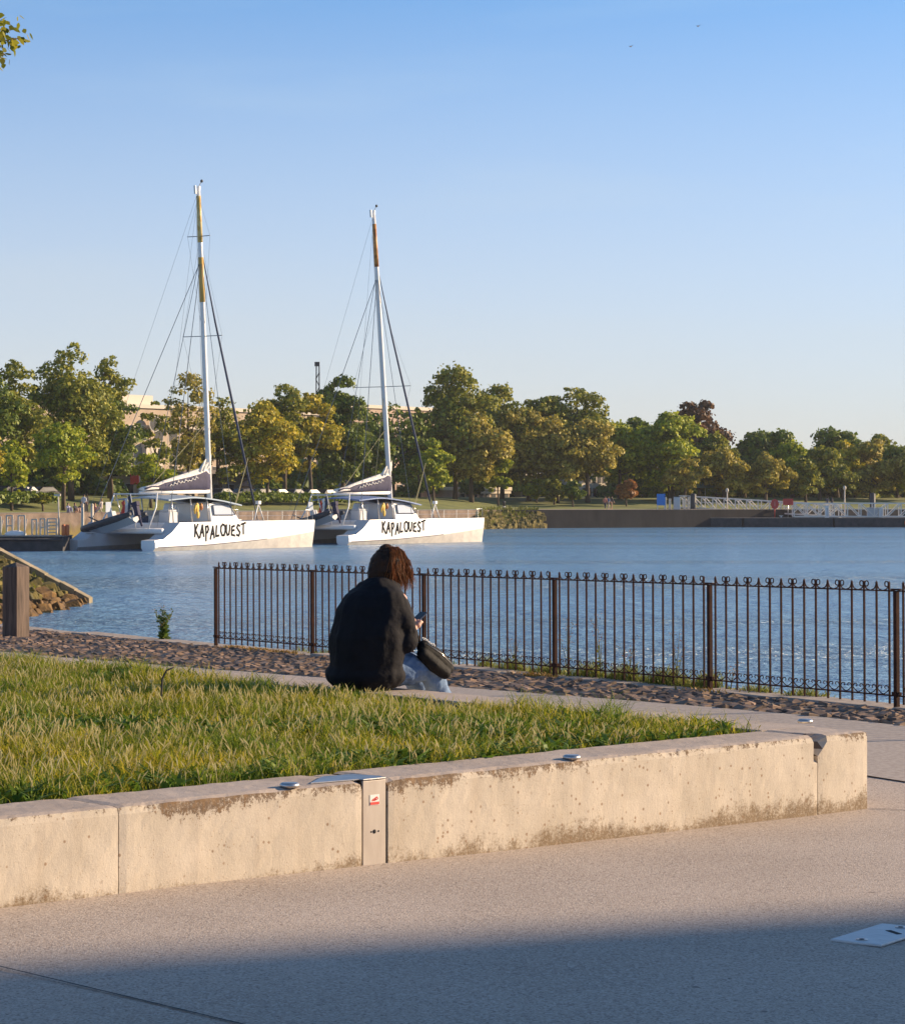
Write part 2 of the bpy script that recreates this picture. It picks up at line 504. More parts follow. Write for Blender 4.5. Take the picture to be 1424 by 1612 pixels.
# ribbed pavement to the right of the planter's corner
m_rib = noisy('ribbed paving', (0.29, 0.24, 0.21), (0.42, 0.36, 0.31), scale=26, rough=0.85)
b = MB(); pl = []
for s_ in np.linspace(6.0, 18, 22):
    wide = 0.78 + max(0, 12 - s_) * 0.14
    p = a0 + fu * s_ - fn * (0.36 + wide + .07); q = p - fn * 2.3
    pl += [(p.x, p.y, road_z(p.x, p.y) + 0.008), (q.x, q.y, road_z(q.x, q.y) + 0.008)]
b.add(pl, [(2 * i, 2 * i + 1, 2 * i + 3, 2 * i + 2) for i in range(21)])
tag(b.build('pavement', m_rib), kind='structure')

# ------------------------------------------------------------------ planter wall
def concrete_wall_mat(name, base1, base2, h, stain=True, top=False):
    """weathered board-formed concrete; dirt creeps down from the top edge, up from the foot, pits all over"""
    m = mat(name, base1, 0.88)
    nd = m.node_tree; b = nd.nodes['Principled BSDF']
    tc = N(m, 'ShaderNodeTexCoord')
    nz = N(m, 'ShaderNodeTexNoise'); nz.inputs['Scale'].default_value = 3.5; nz.inputs['Detail'].default_value = 8; L(m, tc.outputs['Object'], nz.inputs['Vector'])
    r = N(m, 'ShaderNodeValToRGB'); r.color_ramp.elements[0].position = .3; r.color_ramp.elements[1].position = .7
    r.color_ramp.elements[0].color = (*base1, 1); r.color_ramp.elements[1].color = (*base2, 1)
    L(m, nz.outputs['Fac'], r.inputs[0])
    cur = r.outputs[0]
    def mul(cur, fac, c, typ='MIX'):
        mx = N(m, 'ShaderNodeMix', data_type='RGBA', blend_type=typ); mx.inputs[7].default_value = (*c, 1)
        L(m, fac, mx.inputs[0]); L(m, cur, mx.inputs[6]); return mx.outputs[2]
    def rng(src, a, b_, c=0.0, d=1.0):
        q = N(m, 'ShaderNodeMapRange'); q.inputs[1].default_value = a; q.inputs[2].default_value = b_; q.inputs[3].default_value = c; q.inputs[4].default_value = d
        L(m, src, q.inputs[0]); return q.outputs[0]
    def mth(op, a, b_):
        q = N(m, 'ShaderNodeMath', operation=op)
        for i, x in enumerate((a, b_)):
            if isinstance(x, (int, float)): q.inputs[i].default_value = x
            else: L(m, x, q.inputs[i])
        return q.outputs[0]
    def noi(scale, detail=5, st=(1, 1, 1), rough=0.6, off=(0, 0, 0)):
        mp = N(m, 'ShaderNodeMapping'); mp.inputs['Scale'].default_value = st; mp.inputs['Location'].default_value = off
        L(m, tc.outputs['Object'], mp.inputs[0])
        q = N(m, 'ShaderNodeTexNoise'); q.inputs['Scale'].default_value = scale; q.inputs['Detail'].default_value = detail; q.inputs['Roughness'].default_value = rough
        L(m, mp.outputs[0], q.inputs['Vector']); return q.outputs['Fac']
    sx = N(m, 'ShaderNodeSeparateXYZ'); L(m, tc.outputs['Object'], sx.inputs[0])
    z = sx.outputs['Z']
    fine = noi(80, 7, rough=0.8); med = noi(17, 7, (1, 1, .6), rough=0.75, off=(3, 1, 7)); big = noi(1.3, 3, off=(9, 2, 0))
    if stain:
        lr = N(m, 'ShaderNodeValToRGB'); lx = N(m, 'ShaderNodeMapRange'); lx.inputs[1].default_value = 0; lx.inputs[2].default_value = WL
        L(m, sx.outputs['X'], lx.inputs[0]); L(m, lx.outputs[0], lr.inputs[0])
        stops = [(0, .35), (.13, .35), (.15, 1.0), (.22, .8), (.28, .45), (.36, .9), (.44, 1.0), (.455, .2), (.50, .9), (.58, .8), (.63, .35), (.80, .45), (.93, .3), (.97, .8)]
        el = lr.color_ramp.elements; el[0].position = 0; el[0].color = (.35,) * 3 + (1,); el[1].position = 1; el[1].color = (.6,) * 3 + (1,)
        for q, v in stops[1:]:
            e = el.new(q); e.color = (v, v, v, 1)
        along = lr.outputs[0]
        # vertical weathering veil
        cur = mul(cur, rng(noi(9, 4, (1, 1, 0.15)), .5, .8, 0, .30), (0.72, 0.62, 0.52), 'MULTIPLY')
        # top edge lichen: threshold falls with distance from the top
        dt = mth('SUBTRACT', h, z)
        th = mth('ADD', mth('MULTIPLY', dt, 2.1), 0.56)
        th = mth('SUBTRACT', th, mth('MULTIPLY', rng(big, .38, .64), 0.05)); th = mth('SUBTRACT', th, mth('MULTIPLY', along, 0.165))
        top_ = rng(mth('SUBTRACT', mth('ADD', mth('MULTIPLY', med, .5), mth('MULTIPLY', fine, .5)), th), 0.0, 0.03)
        grain = rng(noi(55, 6, rough=.85, off=(2, 6, 8)), .38, .50, .35, 1.0)
        cur = mul(cur, mth('MULTIPLY', mth('MULTIPLY', top_, grain), .92), (0.10, 0.055, 0.025))
        thb = mth('ADD', mth('MULTIPLY', dt, 1.0), 0.66); thb = mth('SUBTRACT', thb, mth('MULTIPLY', along, 0.19))
        spk = rng(mth('SUBTRACT', mth('ADD', mth('MULTIPLY', noi(38, 5, (1, 1, .5), rough=.8, off=(7, 7, 3)), .75), mth('MULTIPLY', med, .25)), thb), 0.0, 0.03)
        cur = mul(cur, mth('MULTIPLY', spk, .85), (0.19, 0.11, 0.05))
        # splash dirt at the foot
        th2 = mth('ADD', mth('MULTIPLY', z, 2.0), 0.405)
        th2 = mth('SUBTRACT', th2, mth('MULTIPLY', rng(noi(1.7, 3, off=(5, 5, 5)), .4, .62), 0.13))
        bot = rng(mth('SUBTRACT', mth('ADD', mth('MULTIPLY', noi(16, 6, rough=.7, off=(1, 9, 2)), .5), mth('MULTIPLY', fine, .5)), th2), 0.02, 0.14)
        cur = mul(cur, mth('MULTIPLY', mth('MULTIPLY', bot, grain), .92), (0.17, 0.11, 0.055))
        # brown pits and scrapes
        v = N(m, 'ShaderNodeTexVoronoi'); v.inputs['Scale'].default_value = 34; v.inputs['Randomness'].default_value = 1; L(m, tc.outputs['Object'], v.inputs['Vector'])
        sc_ = N(m, 'ShaderNodeSeparateColor'); L(m, v.outputs['Color'], sc_.inputs[0])
        pit = mth('MULTIPLY', rng(v.outputs['Distance'], .30, .16), rng(mth('ADD', sc_.outputs[0], mth('MULTIPLY', rng(noi(2.6, 3, off=(4, 4, 1)), .42, .62), .25)), .90, .98))
        cur = mul(cur, mth('MULTIPLY', pit, .8), (0.22, 0.13, 0.07))
        v2 = N(m, 'ShaderNodeTexVoronoi'); v2.inputs['Scale'].default_value = 95; L(m, tc.outputs['Object'], v2.inputs['Vector'])
        s2 = N(m, 'ShaderNodeSeparateColor'); L(m, v2.outputs['Color'], s2.inputs[0])
        p2 = mth('MULTIPLY', rng(v2.outputs['Distance'], .34, .2), rng(s2.outputs[0], .83, .88))
        cur = mul(cur, mth('MULTIPLY', p2, rng(noi(3, 3), .4, .65, .2, .75)), (0.30, 0.2, 0.12))
        # rubbed horizontal scrapes
        scp = rng(noi(5.2, 3, (1.0, 1.0, 14.0), off=(2, 0, 0)), .70, .73)
        cur = mul(cur, mth('MULTIPLY', scp, .5), (0.25, 0.16, 0.08))
    else:
        cur = mul(cur, rng(med, .52, .72, 0, .5), (0.65, 0.6, 0.55), 'MULTIPLY')
        cur = mul(cur, rng(fine, .60, .72, 0, .5), (0.25, 0.2, 0.17))
    L(m, cur, b.inputs['Base Color'])
    bp = N(m, 'ShaderNodeBump'); bp.inputs['Strength'].default_value = 0.45; bp.inputs['Distance'].default_value = 0.005
    L(m, mth('ADD', fine, mth('MULTIPLY', med, 1.5)), bp.inputs['Height']); L(m, bp.outputs[0], b.inputs['Normal'])
    return m
m_wall = concrete_wall_mat('weathered pale concrete', (0.46, 0.395, 0.31), (0.57, 0.495, 0.40), WT)
m_walltop = concrete_wall_mat('trodden concrete top', (0.36, 0.29, 0.24), (0.46, 0.38, 0.32), WT, stain=False)
m_hole = mat('darkened broken concrete', (0.09, 0.07, 0.06), 0.95)  # inside of the broken notch painted dark

def ragged_box(name, s0, s1, t0, t1, z0, z1, m, parent, chip_l=None, chip_r=None, res=0.035):
    """concrete block along the wall: fine grid, edges knocked back irregularly; s along, t into the lawn"""
    ns = max(2, int((s1 - s0) / res)); nt_ = max(2, int((t1 - t0) / res)); nz_ = max(2, int((z1 - z0) / res))
    bm = bmesh.new()
    vid = {}; chipped = set()
    def V(i, j, k):
        if (i, j, k) in vid: return vid[(i, j, k)]
        s_ = s0 + (s1 - s0) * i / ns; t = t0 + (t1 - t0) * j / nt_; z = z0 + (z1 - z0) * k / nz_
        n1 = noise.noise(Vector((s_ * 9, t * 9, z * 9))); n2 = noise.noise(Vector((s_ * 31 + 5, t * 31, z * 31)))
        q = 0.0025 * n1 + 0.0015 * n2
        ds = 0; dt = -q if j == 0 else 0; dz = q if k == nz_ else 0
        edge = (0.006 + 0.009 * max(0, n1 + .15) + 0.012 * max(0, n2)**1.5)
        if k == nz_ and j == 0: dz -= edge; dt += edge
        if k == nz_ and i in (0, ns): dz -= edge * .7
        if j == 0 and i in (0, ns): dt += edge * .25
        if i == 0: ds = edge * .12
        if i == ns: ds = -edge * .12
        # broken corner next to a joint
        for ch, end in ((chip_l, s0), (chip_r, s1)):
            if ch:
                a, hgt, dep = ch
                u = abs(s_ - end) / a + (z1 - z) / hgt + (t - t0) / dep * 0.55
                if u < 1.0:
                    f = min(1.0, (1.0 - u) * 2.2); chipped.add((i, j, k))
                    dt += f * dep * (0.9 + .3 * n1); dz -= f * hgt * 0.35 if k == nz_ else 0
        v = bm.verts.new((s_ + ds, t + dt, z + dz)); vid[(i, j, k)] = v
        return v
    def F(*a, mi=0):
        try:
            f = bm.faces.new([V(*x) for x in a]); f.material_index = 2 if sum(x in chipped for x in a) >= 3 else mi; f.smooth = False
        except ValueError: pass
    for i in range(ns):
        for k in range(nz_):
            F((i, 0, k), (i + 1, 0, k), (i + 1, 0, k + 1), (i, 0, k + 1))
            F((i, nt_, k), (i, nt_, k + 1), (i + 1, nt_, k + 1), (i + 1, nt_, k))
        for j in range(nt_):
            F((i, j, nz_), (i + 1, j, nz_), (i + 1, j + 1, nz_), (i, j + 1, nz_), mi=1)
    for j in range(nt_):
        for k in range(nz_):
            F((0, j, k), (0, j, k + 1), (0, j + 1, k + 1), (0, j + 1, k))
            F((ns, j, k), (ns, j + 1, k), (ns, j + 1, k + 1), (ns, j, k + 1))
    me = bpy.data.meshes.new(name); bm.to_mesh(me); bm.free()
    me.materials.append(m); me.materials.append(m_walltop); me.materials.append(m_hole)
    o = bpy.data.objects.new(name, me); COL.objects.link(o); o.parent = parent
    return o

wall = empty('planter_wall', (W0.x, W0.y, 0), math.atan2(wu.y, wu.x), 'low pale concrete retaining wall with brown stains around the raised lawn', 'retaining wall')
THK = 0.37
sA, sB, sC, sD = sfront(187), sfront(571), sfront(610), sfront(1287)
zb = -0.12
ragged_box('wall_block', -2.6, sA - 0.0012, 0, THK, zb, WT, m_wall, wall)
ragged_box('wall_block', sA + 0.0012, sB - 0.004, 0, THK, zb, WT, m_wall, wall)
ragged_box('wall_block', sB - 0.004, sC + 0.004, 0.055, THK, zb, WT - 0.006, m_wall, wall)['label'] = 'recessed block behind the metal plate'
ragged_box('wall_block', sC + 0.004, sD - 0.0015, 0, THK, zb, WT, m_wall, wall, chip_r=(0.035, 0.13, 0.13))
ragged_box('wall_block', sD + 0.0015, WL, 0, THK, zb, WT, m_wall, wall, chip_l=(0.075, 0.11, 0.12))['label'] = 'corner block with a broken upper edge'
# back band of the planter: runs from the right corner away to the left, square to the front wall
bd = (B0 - W1).normalized()
n_ = 24
def wl(p):   # world -> wall-local
    q = Vector((p.x - W0.x, p.y - W0.y, 0)); return Vector((q.dot(wu), q.dot(wn), 0))
e1 = wl(W1); dirb = wl(W1 + bd) - e1; perp = Vector((-dirb.y, dirb.x, 0));  perp = perp if perp.x < 0 else -perp
b = MB()
st = THK + 0.002; en = 12.5; k = st
while k < en:
    l = min(3.2, en - k)
    p = [e1 + dirb * k, e1 + dirb * (k + l - .006), e1 + dirb * (k + l - .006) + perp * 0.42, e1 + dirb * k + perp * 0.42]
    bb = MB(); bb.prism([(v.x, v.y) for v in p], zb, WT - 0.002)
    bb.mi[1] = 1
    bb.build('wall_block', [m_wall, m_walltop], wall, bevel=0.01)
    k += l
m_steel = noisy('brushed steel', (0.42, 0.40, 0.39), (0.55, 0.53, 0.52), scale=18, rough=0.36, metal=1.0, stretch=(1, 1, 0.12))
m_steel_matte = noisy('weathered steel', (0.36, 0.31, 0.27), (0.46, 0.41, 0.36), scale=9, rough=0.55, metal=0.35, stretch=(1, 1, 0.2))
# skate-stopper studs on the wall edge
def stud(px, t):
    s_ = sfront(px)
    b = MB()
    b.tube([(s_, t, WT + 0.001), (s_, t, WT + 0.014), (s_, t, WT + 0.02)], [0.042, 0.042, 0.034], 18, sx=1.0)
    b.build('stud', m_steel, wall)
stud(464, 0.035); stud(908, 0.035)
pp = wl(at(1267, 1138, 4840 / 348.)); b = MB(); b.tube([(pp.x, pp.y, WT), (pp.x, pp.y, WT + 0.014), (pp.x, pp.y, WT + 0.02)], [0.042, 0.042, 0.034], 18); b.build('stud', m_steel, wall)

# steel cover plate bolted over the duct between two blocks
pl_ = empty('steel_cover_plate', (W0 + wu * ((sB + sC) / 2))[:], math.atan2(wu.y, wu.x), 'brushed steel cover plate with red and white sticker let into the wall', 'metal plate')
wd = (sC - sB) - 0.012
b = MB(); b.box((0, 0.012, (WT + zb) / 2), (wd, 0.012, WT - zb - 0.004), 0); b.build('front_plate', m_steel_matte, pl_, bevel=0.002)
b = MB(); b.prism([(-wd / 2 - .25, 0.06), (-wd / 2, 0.03), (-wd / 2, 0.004), (wd / 2, 0.004), (wd / 2, 0.03), (wd / 2 + .02, .06), (wd / 2 - .02, .20), (-wd / 2 - .05, .22)], WT + 0.001, WT + 0.007)
b.build('top_plate', m_steel, pl_, bevel=0.0015)
m_rail0 = mat('silver zip', (0.6, 0.58, 0.55), .3, .8)
m_dark = mat('dark opening', (0.012, 0.012, 0.014), 0.9)
for dx, r_ in ((-0.018, .004), (0.0, .009), (0.024, .004)):
    b = MB(); b.tube([(dx, 0.0045, 0.165), (dx, 0.0075, 0.165)], r_, 14); h_ = b.build('bolt_hole', m_dark, pl_)
m_white = mat('white vinyl', (0.72, 0.70, 0.66), 0.5); m_red = mat('red vinyl', (0.62, 0.05, 0.035), 0.5)
b = MB(); b.box((0, 0.0046, 0.303), (0.055, 0.0012, 0.046), mi=0)
b.box((0, 0.0034, 0.288), (0.051, 0.0012, 0.012), mi=1)
def stroke2(b, pts, wd, y, mi):
    for p, q in zip(pts[:-1], pts[1:]):
        d = Vector((q[0] - p[0], 0, q[1] - p[1]))
        if d.length < 1e-6: continue
        n = Vector((-d.z, 0, d.x)).normalized() * wd / 2; e = d.normalized() * wd * .3
        P = Vector((p[0], y, p[1])) - e; Q = Vector((q[0], y, q[1])) + e
        b.add([P - n, Q - n, Q + n, P + n], [(0, 1, 2, 3)], mi)
stroke2(b, [(-.018, .300), (-.010, .300), (-.006, .306), (-.006, .300), (0, .300), (.0, .310), (.004, .301), (.008, .311), (.016, .313), (.018, .307), (.010, .303), (.006, .306)], .0042, 0.0034, 1)
stroke2(b, [(-.014, .305), (-.002, .309), (.012, .316)], .003, 0.0033, 1)
b.build('sticker', [m_white, m_red], pl_)

# ------------------------------------------------------------------ lawn
lawn_poly = []
c_f0 = W0 - wu * 2.4 + wn * (THK + .01); c_f1 = W0 + wu * (WL - .40) + wn * (THK + .01)
bperp = Vector((-bd.y, bd.x, 0)); bperp = bperp if (bperp.x < 0) else -bperp
c_b1 = W1 + bd * (THK + .06) + bperp * 0.43; c_b0 = W1 + bd * 9.2 + bperp * 0.43
c_bl = W1 + bd * 12 + bperp * 0.43
lawn_poly = [(c_f0.x, c_f0.y), (c_f1.x, c_f1.y), (c_b1.x, c_b1.y), (c_bl.x, c_bl.y), (c_bl.x - 6, c_bl.y - 6), (c_f0.x - 6, c_f0.y - 3)]
b = MB(); b.prism(lawn_poly, 0.05, WT - 0.03)
tag(b.build('lawn_soil', m_earth), kind='structure')
def inside(x, y, poly):
    r_ = np.zeros(len(x), bool); n = len(poly)
    for i in range(n):
        x1, y1 = poly[i]; x2, y2 = poly[(i + 1) % n]
        c = ((y1 > y) != (y2 > y)) & (x < (x2 - x1) * (y - y1) / (y2 - y1 + 1e-12) + x1)
        r_ ^= c
    return r_
m_grass = leafmat('grass blades', [(0.035, 0.065, 0.006), (0.11, 0.17, 0.010), (0.26, 0.31, 0.018), (0.42, 0.41, 0.03), (0.56, 0.46, 0.09)], trans=0.42)
def patchy(m, scale, ca, cb):
    r = [n for n in m.node_tree.nodes if n.type == 'VALTORGB'][0]; outs = [l.to_socket for l in r.outputs[0].links]
    tc = N(m, 'ShaderNodeTexCoord'); nz = N(m, 'ShaderNodeTexNoise'); nz.inputs['Scale'].default_value = scale; nz.inputs['Detail'].default_value = 4; L(m, tc.outputs['Object'], nz.inputs['Vector'])
    q = N(m, 'ShaderNodeValToRGB'); q.color_ramp.elements[0].position = .38; q.color_ramp.elements[1].position = .62
    q.color_ramp.elements[0].color = (*ca, 1); q.color_ramp.elements[1].color = (*cb, 1); L(m, nz.outputs['Fac'], q.inputs[0])
    mx = N(m, 'ShaderNodeMix', data_type='RGBA', blend_type='MULTIPLY'); mx.inputs[0].default_value = 1; L(m, r.outputs[0], mx.inputs[6]); L(m, q.outputs[0], mx.inputs[7])
    for o in outs: L(m, mx.outputs[2], o)
patchy(m_grass, 1.6, (.62, .80, .8), (1.35, 1.15, .9))
m_broad = leafmat('broad weed leaves', [(0.05, 0.10, 0.012), (0.10, 0.18, 0.02), (0.17, 0.25, 0.03)], trans=.35)
m_seed = leafmat('ripe grass heads', [(0.50, 0.42, 0.16), (0.66, 0.56, 0.26), (0.74, 0.66, 0.36)], trans=0.3)
rng_ = np.random.default_rng(5)
def vnoise(x, y, s):
    """cheap smooth value noise"""
    xi = np.floor(x * s).astype(int); yi = np.floor(y * s).astype(int); fx = x * s - xi; fy = y * s - yi
    fx = fx * fx * (3 - 2 * fx); fy = fy * fy * (3 - 2 * fy)
    def h(a, b):
        q = np.sin(a * 127.1 + b * 311.7) * 43758.5453; return q - np.floor(q)
    return (h(xi, yi) * (1 - fx) + h(xi + 1, yi) * fx) * (1 - fy) + (h(xi, yi + 1) * (1 - fx) + h(xi + 1, yi + 1) * fx) * fy
def blades(x, y, z0, h, wd, lean, mats, name, seeds=0.0, rng=rng_):
    n = len(x)
    a = rng.uniform(0, 2 * np.pi, n)                   # lean direction
    fa = rng.uniform(0, np.pi, n)                      # facing of the blade
    dx, dy = np.cos(a) * lean, np.sin(a) * lean
    wx, wy = np.cos(fa) * wd / 2, np.sin(fa) * wd / 2
    V = np.zeros((n, 6, 3))
    for k, (t, c, ww) in enumerate(((0, 0, 1.0), (0.55, 0.28, 0.85), (1.0, 1.0, 0.12))):
        cx = x + dx * c * h; cy = y + dy * c * h; cz = z0 + h * t * (1 - 0.25 * lean * c)
        V[:, 2 * k, 0] = cx - wx * ww; V[:, 2 * k, 1] = cy - wy * ww; V[:, 2 * k, 2] = cz
        V[:, 2 * k + 1, 0] = cx + wx * ww; V[:, 2 * k + 1, 1] = cy + wy * ww; V[:, 2 * k + 1, 2] = cz
    base = (np.arange(n) * 6)[:, None]
    Q = np.concatenate([base + np.array([[0, 1, 3, 2]]), base + np.array([[2, 3, 5, 4]])], axis=0)
    return V.reshape(-1, 3), Q
def scatter(n, poly, rng=rng_):
    xs_ = [p[0] for p in poly]; ys_ = [p[1] for p in poly]
    x = rng.uniform(min(xs_), max(xs_), n); y = rng.uniform(min(ys_), max(ys_), n)
    k = inside(x, y, poly); return x[k], y[k]
vis = [(c_f0.x - .3, c_f0.y + .3), (c_f1.x, c_f1.y), (c_b1.x, c_b1.y), (c_b0.x, c_b0.y), (c_b0.x - 1.2, c_b0.y - 1.5), (c_f0.x - 1.6, c_f0.y + 2.4)]
vis = [(c_f0.x, c_f0.y), (c_f1.x, c_f1.y), (c_b1.x, c_b1.y), (c_bl.x, c_bl.y), (c_bl.x - 1.5, c_bl.y - 2)]
x, y = scatter(560000, vis)
keep = (x > -0.178 * y - 1.2)
x, y = x[keep], y[keep]
nA = vnoise(x, y, 1.7); nB = vnoise(x + 40, y, 5.5)
dens = rng_.uniform(0, 1, len(x)) < (0.25 + 0.95 * nB)
x, y, nA, nB = x[dens], y[dens], nA[dens], nB[dens]
x = x[:230000]; y = y[:230000]; nA = nA[:230000]; nB = nB[:230000]
dback = np.abs((x - W1.x) * bperp.x + (y - W1.y) * bperp.y) - .43
nC = vnoise(x + 7, y + 19, 13.0)
h = (0.022 + 0.03 * nA + 0.07 * nB ** 1.5 + .045 * nC * nC) * rng_.uniform(0.45, 1.4, len(x)) * np.where((x < -1.2) | (x > .35), np.clip(1.45 - dback * .5, 1, 1.45), np.clip(.85 + dback * .3, .85, 1))
V1, Q1 = blades(x, y, WT - 0.035, h, rng_.uniform(0.0025, 0.0062, len(x)), rng_.uniform(0.2, 1.5, len(x)), None, 'g')
# seed heads on tall stems
ns_ = 5000
sel = rng_.choice(len(x), ns_, replace=False)
sx_, sy_ = x[sel], y[sel]
hs = (0.07 + 0.09 * nA[sel]) * rng_.uniform(0.6, 1.25, ns_) * np.clip(.7 + dback[sel] * .5, .7, 1)
def seedheads(x, y, z0, h, L_, W_, rng=rng_):
    n = len(x); a = rng.uniform(0, 2 * np.pi, n); ln = rng.uniform(0.1, 0.55, n)
    dx, dy = np.cos(a) * ln, np.sin(a) * ln
    V = []; Q = []; off = 0
    for fa0 in (0, np.pi / 2):
        fa = a * 0.5 + fa0
        for (t0, t1, w0, wm, w1) in ((0, 1 - L_ / .2, .0016, .0015, .0014), (1 - L_ / .2, 1.0, .003, W_, .001)):
            vv = np.zeros((n, 6, 3))
            for k, (t, ww) in enumerate(((t0, w0), ((t0 + t1) / 2, wm), (t1, w1))):
                c = t * t
                for s_ in (0, 1):
                    sg = -1 if s_ == 0 else 1
                    vv[:, 2 * k + s_, 0] = x + dx * c * h + sg * np.cos(fa) * ww
                    vv[:, 2 * k + s_, 1] = y + dy * c * h + sg * np.sin(fa) * ww
                    vv[:, 2 * k + s_, 2] = z0 + h * t * (1 - .2 * ln * t)
            base = off + (np.arange(n) * 6)[:, None]
            V.append(vv.reshape(-1, 3)); Q += [base + np.array([[0, 1, 3, 2]]), base + np.array([[2, 3, 5, 4]])]
            off += n * 6
    return np.concatenate(V), np.concatenate(Q)
V2, Q2 = seedheads(sx_, sy_, WT - 0.03, hs, 0.06, 0.0042)
# broad-leaved weeds: rosettes of wider leaves in patches
nr_ = 3400; cx_, cy_ = scatter(9000, vis); k_ = (vnoise(cx_ + 11, cy_ + 3, .9) > .55) | (np.abs((cx_ - W0.x) * wn.x + (cy_ - W0.y) * wn.y) < .85); cx_, cy_ = cx_[k_][:nr_], cy_[k_][:nr_]
bx_ = np.repeat(cx_, 7); by_ = np.repeat(cy_, 7); nb_ = len(bx_)
bx_ = bx_ + rng_.normal(0, .012, nb_); by_ = by_ + rng_.normal(0, .012, nb_)
V3, Q3 = blades(bx_, by_, WT - .03, rng_.uniform(.05, .11, nb_), rng_.uniform(.016, .036, nb_), rng_.uniform(.5, 1.5, nb_), None, 'b')
V = np.concatenate([V1, V2, V3]); Q = np.concatenate([Q1, Q2 + len(V1), Q3 + len(V1) + len(V2)])
mi = np.concatenate([np.zeros(len(Q1)), np.ones(len(Q2)), np.full(len(Q3), 2)])
o = fast_mesh('lawn_grass', V, Q, [m_grass, m_seed, m_broad], mi=mi); tag(o, 'tall sunlit uncut grass with pale seed heads filling the planter', 'grass', kind='stuff')

# thick weeds growing along the quay edge under the fence
xs_, ys_, hs_ = [], [], []
for (s0, s1, n, hh) in ((1.5, 3.0, 280, .10), (3.0, 5.0, 320, .10), (5.4, 7.2, 1200, .15), (7.2, 9.2, 1900, .18), (9.5, 10.6, 760, .11), (0.2, 1.4, 150, .05)):
    s_ = rng_.uniform(s0, s1, n); t = rng_.normal(0.24, 0.05, n)
    for a_, t_ in zip(s_, t):
        p = FA + fu * a_ + fn * t_
        xs_.append(p.x); ys_.append(p.y); hs_.append(hh * rng_.uniform(.4, 1.1) * (0.5 + 0.8 * abs(math.sin(a_ * 5.0))))
m_weed = leafmat('quay weeds', [(0.09, 0.12, 0.02), (0.22, 0.24, 0.04), (0.36, 0.34, 0.07)], trans=.3)
Vw, Qw = blades(np.array(xs_), np.array(ys_), np.array([road_z(a, c) - .03 for a, c in zip(xs_, ys_)]), np.array(hs_), rng_.uniform(.006, .014, len(xs_)), rng_.uniform(.1, .8, len(xs_)), None, 'w')
o = fast_mesh('quay_edge_weeds', Vw, Qw, m_weed); tag(o, 'green weeds growing along the quay edge under the iron fence', 'weeds', kind='stuff')
# dry orange tufts at the foot of some posts
xs_, ys_, hs_ = [], [], []
for s0, n in ((6.85, 260), (9.4, 90), (1.2, 200), (1.8, 200), (0.6, 160)):
    for _ in range(n):
        p = FA + fu * (s0 + random.gauss(0, .16)) - fn * (0.06 + random.gauss(0, .04))
        xs_.append(p.x); ys_.append(p.y); hs_.append(random.uniform(.02, .06))
m_dry = leafmat('dry moss', [(0.30, 0.16, 0.04), (0.40, 0.24, 0.06), (0.25, 0.2, 0.05)], trans=.2)
Vw, Qw = blades(np.array(xs_), np.array(ys_), np.array([road_z(a, c) for a, c in zip(xs_, ys_)]), np.array(hs_), rng_.uniform(.008, .02, len(xs_)), rng_.uniform(.3, 1, len(xs_)), None, 'w')
o = fast_mesh('dry_moss', Vw, Qw, m_dry); tag(o, 'dry orange moss and grass at the foot of the fence posts', 'moss', kind='stuff')

def wild_plant(px, ybase, ytop, Y, label, nst=5, leafy=True, spread=0.12, cols=None, headcol=None, group=None, leafsz=.03):
    base = at(px, ybase, Y); H = (ybase - ytop) * Y / FPX
    root = empty('wild_plant', base, 0, label, 'plant', group)
    rr = random.Random(int(px))
    b = MB(); lv = []; lq = []; hv = []; hq = []
    def leaf(V, Q, p, d, ln, wd):
        d = d.normalized(); sd_ = d.cross(Vector((rr.uniform(-1, 1), rr.uniform(-1, 1), rr.uniform(-.3, 1)))).normalized() * wd / 2
        i = len(V); V += [p, p + d * ln * .5 + sd_, p + d * ln, p + d * ln * .5 - sd_]; Q.append((i, i + 1, i + 2, i + 3))
    for i in range(nst):
        a = rr.uniform(0, 6.28); ln = rr.uniform(.6, 1.0) * H; sp = rr.uniform(.2, 1) * spread
        pts = [Vector((math.cos(a) * sp * t * t, math.sin(a) * sp * t * t, ln * t)) for t in (0, .25, .5, .75, 1)]
        b.tube(pts, [.004, .0035, .003, .002, .001], 5)
        nl = 26 if leafy else 5
        for k in range(nl):
            t = rr.uniform(.03, .95 if leafy else .5); j = min(3, int(t * 4)); f = t * 4 - j; p = pts[j].lerp(pts[j + 1], f)
            s_ = leafsz * (1.5 - t)
            leaf(lv, lq, p, Vector((rr.uniform(-1, 1), rr.uniform(-1, 1), rr.uniform(-.1, .8))), s_ * rr.uniform(.8, 1.5), s_ * .55)
        for k in range(12):
            t = rr.uniform(.62, 1.0); j = min(3, int(t * 4)); f = t * 4 - j; p = pts[j].lerp(pts[j + 1], f) + Vector((rr.gauss(0, .02), rr.gauss(0, .02), rr.gauss(0, .01)))
            leaf(hv, hq, p, Vector((rr.uniform(-1, 1), rr.uniform(-1, 1), rr.uniform(0, 1))), .018, .012)
    b.build('stem', mat('plant stem', (0.12, 0.12, 0.04), .8), root)
    av = lv + hv; aq = lq + [tuple(i + len(lv) for i in q) for q in hq]
    fast_mesh('foliage', np.array([tuple(v) for v in av]), np.array(aq), [cols or m_weed, headcol or m_dry], root, mi=[0] * len(lq) + [1] * len(hq))
m_leafw = leafmat('shrub leaves', [(0.04, 0.09, 0.015), (0.10, 0.17, 0.03), (0.20, 0.24, 0.04)], trans=.35)
m_pinkhead = leafmat('brown seed pods', [(0.22, 0.10, 0.06), (0.35, 0.20, 0.12), (0.16, 0.12, 0.05)], trans=.3)
